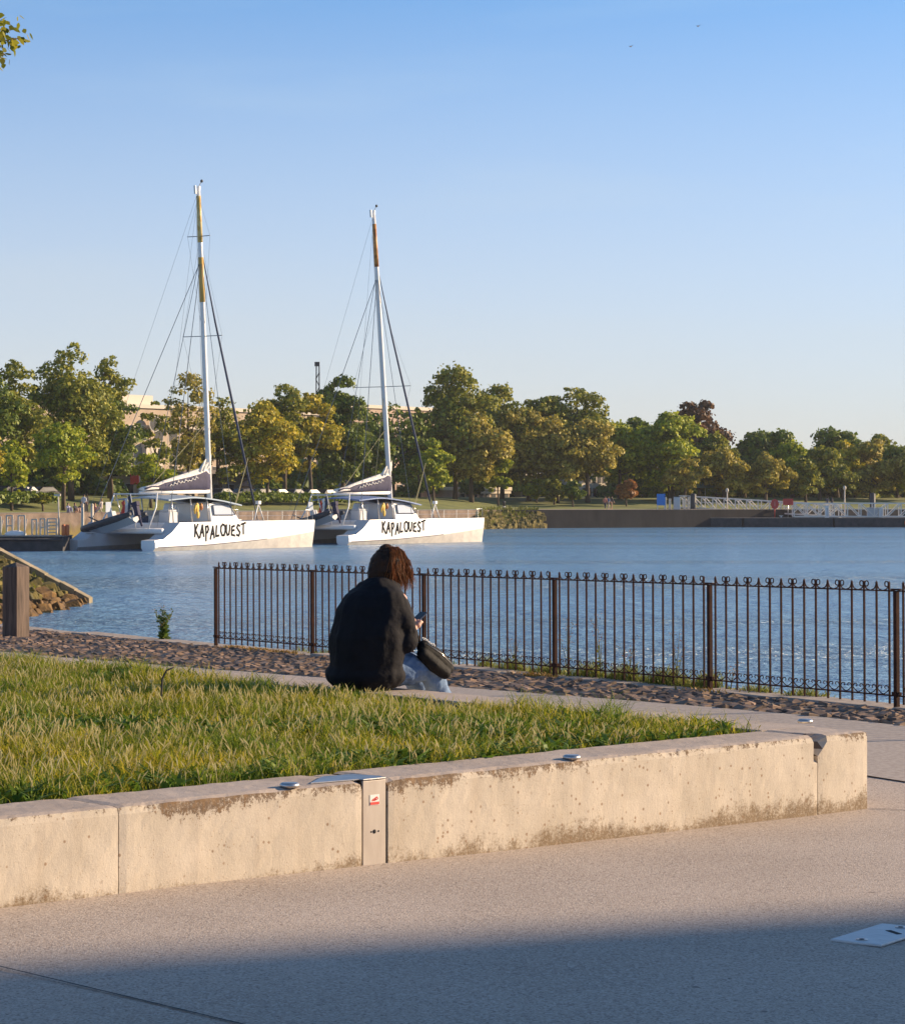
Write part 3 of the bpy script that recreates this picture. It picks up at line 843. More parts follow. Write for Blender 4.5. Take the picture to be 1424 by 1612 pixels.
wild_plant(258, 1009, 950, 31.2, 'leafy self-sown plant growing on the quay edge between the timber post and the fence', 11, True, .13, m_leafw, m_pinkhead, leafsz=.055)
wg = 'wild plants behind the fence'
for px, yt, lab in ((808, 995, 'thin yellowish seed stalk behind the third fence panel from the left'), (893, 968, 'brown seed stalk beside the fence post right of the sitting woman'),
               (945, 960, 'taller brown seed stalk among the weeds behind the fourth fence panel'), (990, 985, 'sparse seed stalk in the middle of the fourth fence panel'),
               (1065, 984, 'pale bushy seed stalk near the right end of the fourth fence panel'), (1150, 1040, 'short pale stalk just right of the fence post, behind the fifth panel')):
    s_ = 0
    k = (px - 712) / FPX; P0 = FA + fn * .2; s_ = (k * P0.y - P0.x) / (fu.x - k * fu.y); P = P0 + fu * s_
    yb = 790 + (1.62 - road_z(P.x, P.y)) * FPX / P.y
    wild_plant(px, yb, yt, P.y, lab, 3, False, .10, m_weed, m_pinkhead, wg)

# curled dark metal hook / stalk standing in the lawn
b = MB(); p = at(254, 1085, 15.2)
b.tube([(0, 0, -.05), (0.0, 0, .06), (.005, 0, .15), (.03, 0, .20), (.075, 0, .22)], [.007, .007, .007, .006, .005], 6)
o = b.build('bent_stalk', mat('dark dry stalk', (0.06, 0.05, 0.04), .8), None, loc=(p.x, p.y, WT)); tag(o, 'dark bent dry stalk arching over the far edge of the grass', 'plant stalk')

# ------------------------------------------------------------------ metal plate set in the road
pc = [at(1306, 1482, 0)] 
def road_pt(px, py):
    Y = FPX * CAMH / (py - HORY); x = (px - 712) * Y / FPX
    for _ in range(4):
        Y = FPX * (CAMH - road_z(x, Y)) / (py - HORY); x = (px - 712) * Y / FPX
    return Vector((x, Y, 0))
P0, P1, P3 = road_pt(1306, 1482), road_pt(1386.5, 1492.5), road_pt(1411, 1462)
e_a = (P1 - P0); e_b = (P3 - P0)
ua = e_a.normalized(); ub = Vector((-ua.y, ua.x, 0)) 
root = empty('inspection_cover', (P0.x, P0.y, road_z(P0.x, P0.y)), math.atan2(ua.y, ua.x), 'flat galvanised inspection cover set in the shaded road', 'metal cover')
la, lb = e_a.length, e_b.dot(ub)
m_galv = noisy('galvanised plate', (0.50, 0.50, 0.50), (0.62, 0.62, 0.62), scale=14, rough=0.5, metal=0.3, stretch=(1, 3, 1))
b = MB(); b.box((la / 2, lb / 2, 0.003), (la, lb, 0.01)); b.build('plate', m_galv, root, bevel=0.003)
for fx, fy in ((0.5, 0.12), (0.5, 0.88)):
    b = MB(); b.tube([(la * fx, lb * fy, 0.008), (la * fx, lb * fy, 0.0105)], .022, 16); c_ = b.build('bolt', m_steel, root)
    b = MB(); b.tube([(la * fx, lb * fy, 0.0105), (la * fx, lb * fy, 0.0115)], .010, 12); b.build('socket', m_dark, c_)
b = MB(); b.box((la * .62, lb * .62, 0.0085), (0.085, 0.022, 0.002), R(-35)); b.build('keyhole', m_dark, root)

# ------------------------------------------------------------------ bollard
m_wood = noisy('weathered timber', (0.055, 0.038, 0.030), (0.15, 0.105, 0.08), scale=7, rough=0.85, stretch=(4, 4, 0.35), bump=0.6, bdist=0.01)
bp0 = at(25, 1003, 32.0)
root = empty('timber_bollard', (bp0.x, bp0.y, road_z(bp0.x, bp0.y)), R(-32), 'square dark timber mooring post with a pyramid top on the quay edge', 'bollard')
b = MB(); hw = .12; Hh = .95
vs = [(x, y, z) for z in (0, Hh - .06) for x, y in ((-hw, -hw), (hw, -hw), (hw, hw), (-hw, hw))] + [(0, 0, Hh)]
b.add(vs, [(0, 1, 5, 4), (1, 2, 6, 5), (2, 3, 7, 6), (3, 0, 4, 7), (4, 5, 8), (5, 6, 8), (6, 7, 8), (7, 4, 8), (3, 2, 1, 0)])
b.build('post', m_wood, root, bevel=0.008)
b = MB(); b.box((-hw - .002, 0.01, .60), (.006, .012, .07)); b.build('metal_tag', m_steel, root)

# ------------------------------------------------------------------ iron fence
m_iron = noisy('rusty painted iron', (0.028, 0.013, 0.010), (0.075, 0.028, 0.016), scale=6, spec=.2, rough=0.8, bump=0.3, bdist=0.002, metal=0.1, lo=.35, hi=.7)
fence = empty('iron_fence', (FA.x, FA.y, road_z(FA.x, FA.y) - .005), math.atan2(fu.y, fu.x), 'rusty wrought-iron railing with scrolled tops along the quay edge', 'fence')
fence.rotation_euler = (0, -math.atan2(road_z(FB.x, FB.y) - road_z(FA.x, FA.y), (FB - FA).length), math.atan2(fu.y, fu.x))
SP = (FB - FA).length / 5; PIT = SP / 16.1; HF = 0.92
def arc(cx, cz, r, a0, a1, n=7):
    return [(cx + r * math.cos(R(a0 + (a1 - a0) * i / n)), 0, cz + r * math.sin(R(a0 + (a1 - a0) * i / n))) for i in range(n + 1)]
def bar_mesh(scroll, left=True, right=True):
    b = MB(); zr = HF
    b.box((0, 0, (0.05 + zr + .062) / 2), (0.013, 0.013, zr + .062 - 0.05))
    b.add([(-.0065, -.0065, zr + .062), (.0065, -.0065, zr + .062), (.0065, .0065, zr + .062), (-.0065, .0065, zr + .062), (0, 0, zr + .078)], [(0, 1, 4), (1, 2, 4), (2, 3, 4), (3, 0, 4)])
    for sg, on in ((-1, left), (1, right)):
        if not on: continue
        # concave flare from the tip down to the top rail
        pts = [(sg * .006, 0, zr + .058), (sg * .010, 0, zr + .040), (sg * .018, 0, zr + .024), (sg * .032, 0, zr + .011), (sg * PIT * .42, 0, zr + .003)]
        b.tube(pts, .0052, 5)
        if scroll:
            c = arc(sg * .030, zr + .052, .021, 200 if sg > 0 else -20, -120 if sg > 0 else 300, 9)
            pts = [(sg * .005, 0, zr + .030)] + c
            b.tube(pts, .0048, 5)
    return b
meshes = {}
def bar(parent, x, kind):
    if kind not in meshes:
        o = bar_mesh(kind[0], kind[1], kind[2]).build('bar', m_iron, parent); meshes[kind] = o.data
    else:
        o = bpy.data.objects.new('bar', meshes[kind]); COL.objects.link(o); o.parent = parent
    o.location = (x, 0, 0)
def post_at(x):
    b = MB(); b.box((x, 0, (HF + .015) / 2 - .02), (.036, .036, HF + .05 - .02)); b.box((x, 0, HF + .012), (.10, .03, .012)); b.box((x, 0, .13), (.09, .028, .03)); b.box((x, 0, .006), (.085, .085, .014))
    b.build('fence_post', m_iron, fence, bevel=0.003)
for i in range(7): post_at(i * SP)
for i in range(6):
    b = MB(); x0 = i * SP + PIT * .55
    b.box((i * SP + SP / 2, 0, HF), (SP - .045, .022, .010))
    b.box((i * SP + SP / 2, 0, .115), (SP - .045, .022, .010))
    for k in range(15):
        xc = x0 + PIT * (k + .5)
        for sg in (-1, 1):
            pts = [(xc, 0, .120), (xc + sg * PIT * .22, 0, .133), (xc + sg * PIT * .42, 0, .155), (xc + sg * PIT * .42, 0, .172), (xc + sg * PIT * .32, 0, .186), (xc + sg * PIT * .16, 0, .186), (xc + sg * PIT * .10, 0, .174), (xc + sg * PIT * .17, 0, .164)]
            b.tube(pts, .0042, 5)
    pan = b.build('fence_panel', m_iron, fence)
    for k in range(16):
        bar(pan, x0 + PIT * k, (k % 2 == 1, k != 0, k != 15))

# ------------------------------------------------------------------ the sitting woman
PY = 16.4
seat = at(585, 1080, PY); fa_ = R(40)
woman = empty('person', (seat.x, PY, WT + .005), fa_, 'woman in a big black jacket and pale jeans sitting on the planter edge', 'person')
m_jacket = noisy('black padded jacket', (0.0035, 0.0035, 0.006), (0.006, 0.0058, 0.010), scale=9, spec=.25, rough=.85, bump=.5, bdist=.012, bscale=28)
m_jean = noisy('pale blue denim', (0.07, 0.13, 0.25), (0.16, 0.24, 0.38), scale=11, rough=.9, bump=.6, bdist=.01, bscale=40)
m_skinw = mat('fair skin', (0.58, 0.34, 0.25), .5)
m_skinw.node_tree.nodes['Principled BSDF'].inputs['Subsurface Weight'].default_value = .08
sho = Vector((.10, 0, .60)); hd = Vector((.165, .01, .775))
# bare body: head, neck, arms, legs as one surface (mostly clothed)
face = [(hd, (.088, .072, .108), Matrix.Rotation(R(28), 3, 'Y')), (hd + Vector((.045, 0, -.055)), (.055, .048, .055)), (hd + Vector((.088, 0, -.040)), (.018, .012, .022)),
        (hd + Vector((.075, 0, -.082)), (.018, .026, .010)), (hd + Vector((.070, 0, -.108)), (.024, .024, .018)), (hd + Vector((.075, .030, -.005)), (.020, .018, .010)), (hd + Vector((.075, -.030, -.005)), (.020, .018, .010)),
        (hd + Vector((0, -.075, -.02)), (.018, .010, .030)), (hd + Vector((0, .075, -.02)), (.018, .010, .030))]
RH = Vector((.315, -.045, .385)); LH = Vector((.305, .055, .375))
RE = Vector((.11, -.215, .31)); LE = Vector((.13, .20, .31))
body_caps = [([(.03, 0, .50), (.10, 0, .62), (.135, 0, .69), hd], [.07, .058, .052, .06]), ([(0, 0, .14), (.02, 0, .35), (.06, 0, .56)], [.15, .14, .13]),
             ([(.06, 0, .56), (.10, -.16, .57), RE, RH], [.07, .055, .042, .026]), ([(.06, 0, .56), (.10, .16, .57), LE, LH], [.07, .055, .042, .026]),
             ([(0, -.09, .12), (.37, -.13, .10), (.56, -.19, -.30)], [.09, .065, .045]), ([(0, .09, .12), (.38, .10, .13), (.58, .06, -.29)], [.09, .065, .045])]
blob('body', body_caps, m_skinw, woman, vox=.009, smooth=4, balls=face)
jc = [([(-.05, 0, .15), (-.045, 0, .30), (-.01, 0, .44), (.05, 0, .545)], [.235, .245, .235, .185]),
      ([(-.035, .09, .16), (-.02, .10, .35), (.04, .11, .52)], [.19, .195, .155]), ([(-.035, -.09, .18), (-.02, -.10, .35), (.04, -.11, .52)], [.175, .185, .150]),
      ([(.05, 0, .54), (.09, 0, .60), (.115, 0, .64)], [.14, .10, .075]),
      ([(.055, -.14, .53), (.085, -.205, .44), RE, RH + Vector((-.045, -.015, -.015))], [.118, .092, .078, .048]),
      ([(.055, .14, .53), (.085, .20, .44), LE, LH + Vector((-.045, .015, -.015))], [.118, .095, .075, .048])]
blob('jacket', jc, m_jacket, woman, vox=.011, smooth=5, balls=[((-.06, .02, .09), (.235, .265, .12)), ((-.03, -.02, .10), (.235, .24, .13))], wrinkle=(.14, .024))
# jacket collar
blob('collar', [([(.145, -.075, .655), (.09, -.075, .675), (.055, 0, .685), (.09, .075, .675), (.145, .075, .655)], [.030, .034, .036, .034, .030])], m_jacket, woman, vox=.008, smooth=3)
blob('jeans', [([(.0, -.08, .11), (.20, -.115, .125), (.37, -.135, .105), (.47, -.16, -.09), (.55, -.185, -.27)], [.115, .108, .085, .070, .058]),
               ([(.0, .09, .12), (.20, .10, .14), (.385, .10, .135), (.49, .08, -.08), (.57, .06, -.26)], [.115, .105, .085, .070, .058])], m_jean, woman, vox=.010, smooth=4, wrinkle=(.05, .022))
for y_, x_ in ((-.19, .58), (.06, .60)):
    b = MB(); b.ball((x_ + .05, y_, -.345), (.135, .048, .045)); b.box((x_ + .05, y_, -.372), (.25, .085, .02)); b.build('shoe', mat('white trainer', (.6, .58, .55), .6), woman)
# hair: a mass plus loose locks
m_hair = noisy('brown hair', (0.012, 0.007, 0.005), (0.05, 0.022, 0.011), scale=24, spec=.2, rough=.65, stretch=(1, 1, .12), bump=.6, bdist=.006)
hc = hd + Vector((-.018, 0, .018))
hair_o = blob('hair', [([hc + Vector((-.06, 0, .02)), hc + Vector((-.10, 0, -.06)), hc + Vector((-.105, 0, -.13))], [.074, .062, .052])], m_hair, woman, vox=.008, smooth=3,
     balls=[(hc, (.100, .084, .112), Matrix.Rotation(R(22), 3, 'Y')), (hc + Vector((-.02, -.045, -.035)), (.070, .046, .09)), (hc + Vector((-.02, .045, -.035)), (.070, .046, .09)), (hc + Vector((-.015, 0, .105)), (.05, .045, .032))], wrinkle=(.03, .018))
rr = random.Random(21); b = MB()
for i in range(900):
    sgn = -1 if rr.random() < .62 else 1
    a = rr.uniform(-.2, 1.35)
    st_ = hc + Vector((rr.uniform(-.03, .05), sgn * rr.uniform(.0, .05), .115 + rr.uniform(-.015, .008)))
    m1 = hc + Vector((rr.uniform(-.06, .09), sgn * (.078 + rr.uniform(0, .014)), rr.uniform(-.01, .05)))
    m2 = m1 + Vector((rr.uniform(-.03, .055), sgn * rr.uniform(-.012, .018), -.075))
    en = m2 + Vector((rr.uniform(-.04, .05), sgn * rr.uniform(-.03, .012), -rr.uniform(.02, .10)))
    r0 = rr.uniform(.0006, .0015)
    b.tube([st_, st_.lerp(m1, .55) + Vector((0, sgn * .018, .022)), m1, m2, en], [r0, r0 * 1.2, r0 * 1.3, r0, r0 * .25], 5)
for i in range(220):      # fringe falling forward over the face
    y_ = rr.uniform(-.085, .085)
    st_ = hc + Vector((.05, y_ * .4, .105)); m1 = hc + Vector((.105 + rr.uniform(-.01, .012), y_, .03)); en = hc + Vector((.105 + rr.uniform(-.02, .03), y_ * 1.15, -.06 - rr.uniform(0, .11)))
    if abs(y_) < .03: en = m1 + Vector((.01, 0, -.02))
    b.tube([st_, m1, m1.lerp(en, .5) + Vector((.012, 0, 0)), en], [.001, .0018, .0015, .0004], 5)
b2 = MB()
for i in range(520):     # combed down the back of the head to the shoulders
    th_ = rr.uniform(-2.5, 2.5) + math.pi; ca_, sa_ = math.cos(th_), math.sin(th_)
    pts = []
    for k, (rad_, zz) in enumerate(((.02, .116), (.065, .095), (.094, .035), (.092, -.04), (.078, -.11), (.075, -.15 - rr.uniform(0, .05)))):
        jx = rr.gauss(0, .004); pts.append(hc + Vector((ca_ * rad_ * 1.08 + jx - (.03 if k > 2 else 0), sa_ * rad_ * .92 + rr.gauss(0, .004), zz)))
    r0 = rr.uniform(.0012, .003); b2.tube(pts, [r0, r0, r0 * 1.2, r0 * 1.1, r0 * .8, r0 * .2], 5)
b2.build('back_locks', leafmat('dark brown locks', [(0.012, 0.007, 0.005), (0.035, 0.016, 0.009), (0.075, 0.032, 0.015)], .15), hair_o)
for i in range(26):      # flyaways
    d = Vector((rr.gauss(0, 1), rr.gauss(0, 1), abs(rr.gauss(0, 1)))).normalized(); p = hc + Vector((d.x * .11, d.y * .095, d.z * .12)); b.tube([p * 1.0, p + d * .02 + Vector((0, 0, .004)), p + d * .03 + Vector((rr.gauss(0, .015), rr.gauss(0, .015), -.01))], [.001, .0008, .0004], 4)
b.build('locks', leafmat('sun-painted hair locks', [(0.06, 0.020, 0.008), (0.22, 0.075, 0.02), (0.50, 0.20, 0.06)], .45), hair_o)  # sun glow on the hair put into the colour of these locks
# phone held in both hands
ph_dir = Vector((.82, 0, .57)).normalized(); ph_n = Vector((-.57, 0, .82)); pc_ = Vector((.375, .0, .435))
phone = empty('mobile_phone', (Matrix.Translation(woman.location) @ Matrix.Rotation(fa_, 4, 'Z')) @ pc_, 0, 'dark blue mobile phone held up by the sitting woman', 'phone')
phone.rotation_euler = (0, -math.atan2(ph_dir.z, ph_dir.x), fa_); phone.rotation_mode = 'XYZ'
phone.rotation_euler = (Matrix.Rotation(fa_, 3, 'Z') @ Matrix.Rotation(-math.atan2(ph_dir.z, ph_dir.x), 3, 'Y')).to_euler()
b = MB(); b.box((0, 0, 0), (.155, .075, .011)); b.build('case', mat('dark blue phone case', (.03, .05, .10), .4), phone, bevel=.005)
b = MB(); b.box((0, 0, .0064), (.146, .068, .0012)); b.build('screen', mat('phone glass', (.01, .012, .02), .08), phone)
b = MB(); b.box((.05, .018, -.0068), (.03, .026, .003)); b.build('camera_bump', m_dark, phone)
def hand(w, sgn, name):
    """palm, four jointed fingers of unequal length and a thumb closing on the phone"""
    w = Vector(w); fwd = ph_dir; n = ph_n; side = Vector((0, -sgn, 0))   # side: towards the phone's middle
    palm0 = w; pc2 = w + fwd * .045 - n * .006
    caps = [([w - fwd * .02, pc2], [.024, .026]), ([pc2 + side * .012, w + fwd * .075 + side * .014], [.022, .016]), ([pc2 - side * .012, w + fwd * .07 - side * .014], [.022, .016])]
    for k, ln in enumerate((.072, .080, .075, .060)):
        b0 = w + fwd * (.030 + .019 * k) - n * .014 - side * .006
        caps.append(([b0, b0 - n * .010 + side * ln * .45, b0 - n * .004 + side * ln * .80, b0 + n * .006 + side * ln], [.0095, .0085, .0078, .006]))
    t0 = w + fwd * .02 + n * .006
    caps.append(([w, t0 + n * .012 + side * .004, t0 + fwd * .030 + n * .018 + side * .014, t0 + fwd * .050 + n * .013 + side * .028], [.016, .012, .0105, .008]))
    blob(name, caps, m_skinw, woman, vox=.0032, smooth=2)
e0 = pc_ - ph_dir * .09
hand(e0 + Vector((0, -.040, -.004)), -1, 'hand'); hand(e0 + Vector((0, .040, -.004)), 1, 'hand')
b = MB(); b.ball(e0 + ph_dir * .045 - ph_n * .012 + Vector((0, -.055, 0)), (.007, .004, .006)); b.build('painted_nail', m_red, woman)
# shoulder bag resting on the thighs
bagp = (Matrix.Translation(woman.location) @ Matrix.Rotation(fa_, 4, 'Z')) @ Vector((.36, -.205, .19))
bag = empty('handbag', bagp, 0, 'black soft leather shoulder bag lying across the sitting woman\'s thighs', 'bag')
bag.scale = (.88, .88, .88)
bag.rotation_euler = (Matrix.Rotation(fa_ - R(6), 3, 'Z') @ Matrix.Rotation(R(36), 3, 'Y') @ Matrix.Rotation(R(-28), 3, 'X')).to_euler()
m_leather = noisy('black leather', (0.0025, 0.0028, 0.004), (0.005, 0.0055, 0.0075), scale=14, spec=.2, rough=.7, bump=.5, bdist=.006, bscale=60)
m_leather2 = noisy('leather with painted sheen', (0.012, 0.013, 0.017), (0.022, 0.023, 0.028), scale=10, spec=.2, rough=.75, bump=.4, bdist=.004, bscale=60)  # paler grey puts the bag's top sheen into the colour
blob('bag_body', [([(-.135, 0, .01), (0, 0, .012), (.135, 0, .005)], [.050, .062, .050]), ([(-.12, 0, -.05), (0, 0, -.062), (.12, 0, -.055)], [.048, .055, .048])], m_leather, bag, vox=.007, smooth=5)
blob('flap', [([(-.12, -.01, .052), (0, -.014, .060), (.13, -.01, .050)], [.020, .024, .020])], m_leather2, bag, vox=.006, smooth=4)
b = MB(); b.tube([(-.14, -.055, .012), (0, -.066, .016), (.14, -.055, .010)], .0018, 6); b.build('zip', m_rail0, bag)
b = MB(); b.tube([(-.17, 0, .02), (-.20, .02, .10), (-.16, .10, .16)], .010, 6); b.build('strap', m_leather, bag)
for k in range(6):
    b = MB(); c = Vector((-.175 + .019 * k, -.035 - .004 * k, .045 + .006 * math.sin(k * 1.3))); ring = [c + Vector((.011 * math.cos(a), .004 * math.sin(a * 1), .010 * math.sin(a))) for a in np.linspace(0, 2 * math.pi, 9)]
    b.tube(ring, .0034, 5, cap=False); b.build('chain_link', m_white, bag)

# ------------------------------------------------------------------ water
m_water = mat('harbour water', (0.14, 0.29, 0.46), 0.20)
m_water.node_tree.nodes['Principled BSDF'].inputs['IOR'].default_value = 1.333
bw = m_water.node_tree.nodes['Principled BSDF']
tcw = N(m_water, 'ShaderNodeTexCoord')
def wnoise(scale, st, detail=4, rough=.55, rot=0.25):
    mp = N(m_water, 'ShaderNodeMapping'); mp.inputs['Scale'].default_value = st; mp.inputs['Rotation'].default_value = (0, 0, rot)
    q = N(m_water, 'ShaderNodeTexNoise'); q.inputs['Scale'].default_value = scale; q.inputs['Detail'].default_value = detail; q.inputs['Roughness'].default_value = rough
    L(m_water, tcw.outputs['Object'], mp.inputs[0]); L(m_water, mp.outputs[0], q.inputs['Vector']); return q.outputs['Fac']
n1 = wnoise(1.3, (0.6, .7, 1), 5, .62); n2 = wnoise(3.6, (0.7, 1, 1), 3, .6, -.2); n3 = wnoise(0.03, (0.30, 2.2, 1), 3, .5, .06)
ad = N(m_water, 'ShaderNodeMath', operation='MULTIPLY_ADD'); ad.inputs[1].default_value = 0.30
L(m_water, n2, ad.inputs[0]); L(m_water, n1, ad.inputs[2])
rg = N(m_water, 'ShaderNodeMapRange'); rg.inputs[1].default_value = .38; rg.inputs[2].default_value = .60; rg.inputs[3].default_value = 0.55; rg.inputs[4].default_value = 1.0
L(m_water, n3, rg.inputs[0])
bpw = N(m_water, 'ShaderNodeBump'); bpw.inputs['Distance'].default_value = 2.2
L(m_water, rg.outputs[0], bpw.inputs['Strength']); L(m_water, ad.outputs[0], bpw.inputs['Height']); L(m_water, bpw.outputs[0], bw.inputs['Normal'])
b = MB(); b.add([(-900, -60, WATER_Z), (900, -60, WATER_Z), (900, 1500, WATER_Z), (-900, 1500, WATER_Z)], [(0, 1, 2, 3)])
tag(b.build('water', m_water), kind='structure')

# ------------------------------------------------------------------ slipway wing wall on the left
m_moss = noisy('mossy stone', (0.05, 0.045, 0.012), (0.20, 0.15, 0.03), scale=1.6, rough=0.9, bump=0.8, bdist=0.08, lo=.35, hi=.65)
m_orangeweed = noisy('orange bladder weed', (0.06, 0.030, 0.008), (0.19, 0.10, 0.02), scale=3, rough=0.8, bump=0.8, bdist=0.1)
m_slip = noisy('slipway coping', (0.17, 0.14, 0.07), (0.34, 0.27, 0.18), scale=2.0, rough=0.85, bump=0.5, bdist=0.03, stretch=(1, .3, 1))
slip = empty('slipway_wall', (-12.2, 84, WATER_Z), 0, 'mossy sloping stone slipway wall running down into the water', 'slipway')
# revetment plane: rises to the left, runs towards the camera; coping along its far edge
def rev(u, v, dz=0.0):      # u 0..1 waterline -> top, v 0..1 far -> near
    x = -12.2 - 3.9 * u - .4 * v; Y = 84 - 15.5 * v - 1.0 * u * v; z = WATER_Z + 2.1 * u + dz
    return (x + 12.2, Y - 84, z - WATER_Z)
b = MB()
for i in range(9):
    u0, u1 = -.06 + i * .125, -.06 + (i + .975) * .125; j_ = random.uniform(-.02, .03)
    top = [(-3.9 * u0, -.25, 2.1 * u0 + .30 + j_), (-3.9 * u0, .55, 2.1 * u0 + .30 + j_), (-3.9 * u1, .55, 2.1 * u1 + .30 + j_), (-3.9 * u1, -.25, 2.1 * u1 + .30 + j_)]
    b.add(top + [(x, y, z - .42) for x, y, z in top], [(0, 1, 2, 3), (7, 6, 5, 4), (0, 4, 5, 1), (1, 5, 6, 2), (2, 6, 7, 3), (3, 7, 4, 0)])
b.build('coping', m_slip, slip, bevel=.02)
rr = random.Random(11); b = MB()
for i in range(560):
    u = rr.uniform(-.05, 1.05); v = rr.uniform(0.0, 1.0); p = rev(u, v, rr.uniform(-.12, .05)); s_ = rr.uniform(.2, .48)
    M_ = Matrix.Rotation(rr.uniform(-.5, .5), 3, 'X') @ Matrix.Rotation(rr.uniform(-.5, .5), 3, 'Y') @ Matrix.Rotation(rr.uniform(0, 3), 3, 'Z')
    b.box(p, (s_, s_ * 1.4, s_ * .7), 0, 0 if u > .16 + rr.uniform(-.06, .06) else 1, M_, taper=.8)
b.build('stone_face', [m_moss, m_orangeweed], slip, bevel=.04)
b = MB(); c4 = [rev(-.15, -.02, -.12), rev(1.1, -.02, -.12), rev(1.1, 1.05, -.12), rev(-.15, 1.05, -.12)]
b.add(c4 + [(x, y, -1.5) for x, y, z in c4], [(0, 1, 2, 3), (0, 4, 5, 1), (1, 5, 6, 2), (2, 6, 7, 3), (3, 7, 4, 0)]); b.build('core', m_moss, slip)
b = MB(); c4 = [rev(1.0, -.05, .0), rev(1.0, 1.4, .0), (-14, -21, 2.1), (-14, .4, 2.1)]
b.add(c4 + [(x, y, -1.5) for x, y, z in c4], [(0, 1, 2, 3), (0, 4, 5, 1), (1, 5, 6, 2), (2, 6, 7, 3), (3, 7, 4, 0)]); b.build('platform', m_slip, slip)
n_ = 1500; u = rng_.uniform(.2, 1.1, n_); v = rng_.uniform(0, 1, n_)
Vw, Qw = blades(-3.9 * u - .4 * v, -15.5 * v - u * v, 2.1 * u, rng_.uniform(.08, .3, n_), rng_.uniform(.03, .08, n_), rng_.uniform(.2, 1.2, n_), None, 'w')
o = fast_mesh('moss_tufts', Vw, Qw, m_weed, slip); o['kind'] = 'stuff'

# ------------------------------------------------------------------ far shore
SHORE = [(-160, 70), (-75, 165), (-44.2, 205), (-39.7, 223), (6.16, 321), (61.4, 349), (140, 376), (600, 470)]
def shoreY(x):
    for a, c in zip(SHORE[:-1], SHORE[1:]):
        if a[0] <= x <= c[0]: return a[1] + (c[1] - a[1]) * (x - a[0]) / (c[0] - a[0])
    return SHORE[0][1] if x < SHORE[0][0] else SHORE[-1][1]
def sstep(t):
    t = max(0.0, min(1.0, t)); return t * t * (3 - 2 * t)
def GZ(x, Y):
    return 0.55 + 1.7 * sstep((Y - shoreY(x) - 6) / 38.0)
def shore_pt(px, d):
    """point on the far bank, d metres behind the quay edge, under photo column px"""
    Y = 260.0
    for _ in range(40):
        x = (px - 712) * Y / FPX; Y = 0.5 * Y + 0.5 * (shoreY(x) + d)
    x = (px - 712) * Y / FPX
    return Vector((x, Y, GZ(x, Y)))
m_fargrass = noisy('park lawn', (0.10, 0.12, 0.025), (0.20, 0.21, 0.05), scale=.35, rough=1.0, bump=0.5, bdist=0.05)
m_path = noisy('tan promenade', (0.36, 0.29, 0.24), (0.46, 0.38, 0.31), scale=.8, rough=.95)
xs = sorted(set([-160, -75, -60, -50, -44.2, -39.7] + list(np.linspace(-36, 6, 12)) + [6.16] + list(np.linspace(12, 61, 8)) + [61.4, 80, 100, 140, 220, 600]))
ds = [0, 6, 10, 15, 20, 26, 32, 38, 44, 60, 100, 200, 600, 3000]
b = MB(); vs = []
for x in xs:
    for d in ds:
        Y = shoreY(x) + d; vs.append((x * (1 + d / 700), Y, 0.55 + 1.7 * sstep((d - 6) / 38.0)))
nd_ = len(ds); fs = []
for i in range(len(xs) - 1):
    for k in range(nd_ - 1):
        a = i * nd_ + k; fs.append((a, a + nd_, a + nd_ + 1, a + 1))
b.add(vs, fs, smooth=True); tag(b.build('ground', m_fargrass), kind='structure')
b = MB(); vs = []
for x in xs:
    for d in (0.35, 8.5): vs.append((x, shoreY(x) + d, 0.60 if d < 1 else GZ(x, shoreY(x) + d) + .05))
b.add(vs, [(2 * i, 2 * i + 2, 2 * i + 3, 2 * i + 1) for i in range(len(xs) - 1)])
tag(b.build('promenade', m_path), kind='structure')
# quay walls of the far bank
def zmix(name, c_hi1, c_hi2, c_lo1, c_lo2, z0, z1, scale=1.0):
    m = noisy(name, c_hi1, c_hi2, scale=scale, rough=.9, bump=.8, bdist=.06, detail=8)
    b_ = m.node_tree.nodes['Principled BSDF']; src = b_.inputs['Base Color'].links[0].from_socket
    tc = N(m, 'ShaderNodeTexCoord'); s_ = N(m, 'ShaderNodeSeparateXYZ'); L(m, tc.outputs['Object'], s_.inputs[0])
    nz = N(m, 'ShaderNodeTexNoise'); nz.inputs['Scale'].default_value = scale * .7; L(m, tc.outputs['Object'], nz.inputs['Vector'])
    a_ = N(m, 'ShaderNodeMath', operation='MULTIPLY_ADD'); a_.inputs[1].default_value = 1.6; L(m, nz.outputs['Fac'], a_.inputs[0]); L(m, s_.outputs['Z'], a_.inputs[2])
    r = N(m, 'ShaderNodeMapRange'); r.inputs[1].default_value = z0 + .8; r.inputs[2].default_value = z1 + .8; L(m, a_.outputs[0], r.inputs[0])
    r2 = N(m, 'ShaderNodeValToRGB'); r2.color_ramp.elements[0].color = (*c_lo1, 1); r2.color_ramp.elements[1].color = (*c_lo2, 1)
    r2.color_ramp.elements[0].position = .4; r2.color_ramp.elements[1].position = .6
    L(m, nz.outputs['Fac'], r2.inputs[0])
    mx = N(m, 'ShaderNodeMix', data_type='RGBA'); L(m, r.outputs[0], mx.inputs[0]); L(m, r2.outputs[0], mx.inputs[6]); L(m, src, mx.inputs[7]); L(m, mx.outputs[2], b_.inputs['Base Color'])
    return m
m_seaw = zmix('stone sea wall', (0.10, 0.07, 0.05), (0.22, 0.16, 0.12), (0.08, 0.075, 0.012), (0.18, 0.13, 0.03), -1.1, -.2, .8)
m_seaw2 = noisy('dark tidal wall', (0.011, 0.011, 0.013), (0.028, 0.026, 0.027), scale=.5, rough=.9, bump=.6, bdist=.1, stretch=(1, 1, .4))
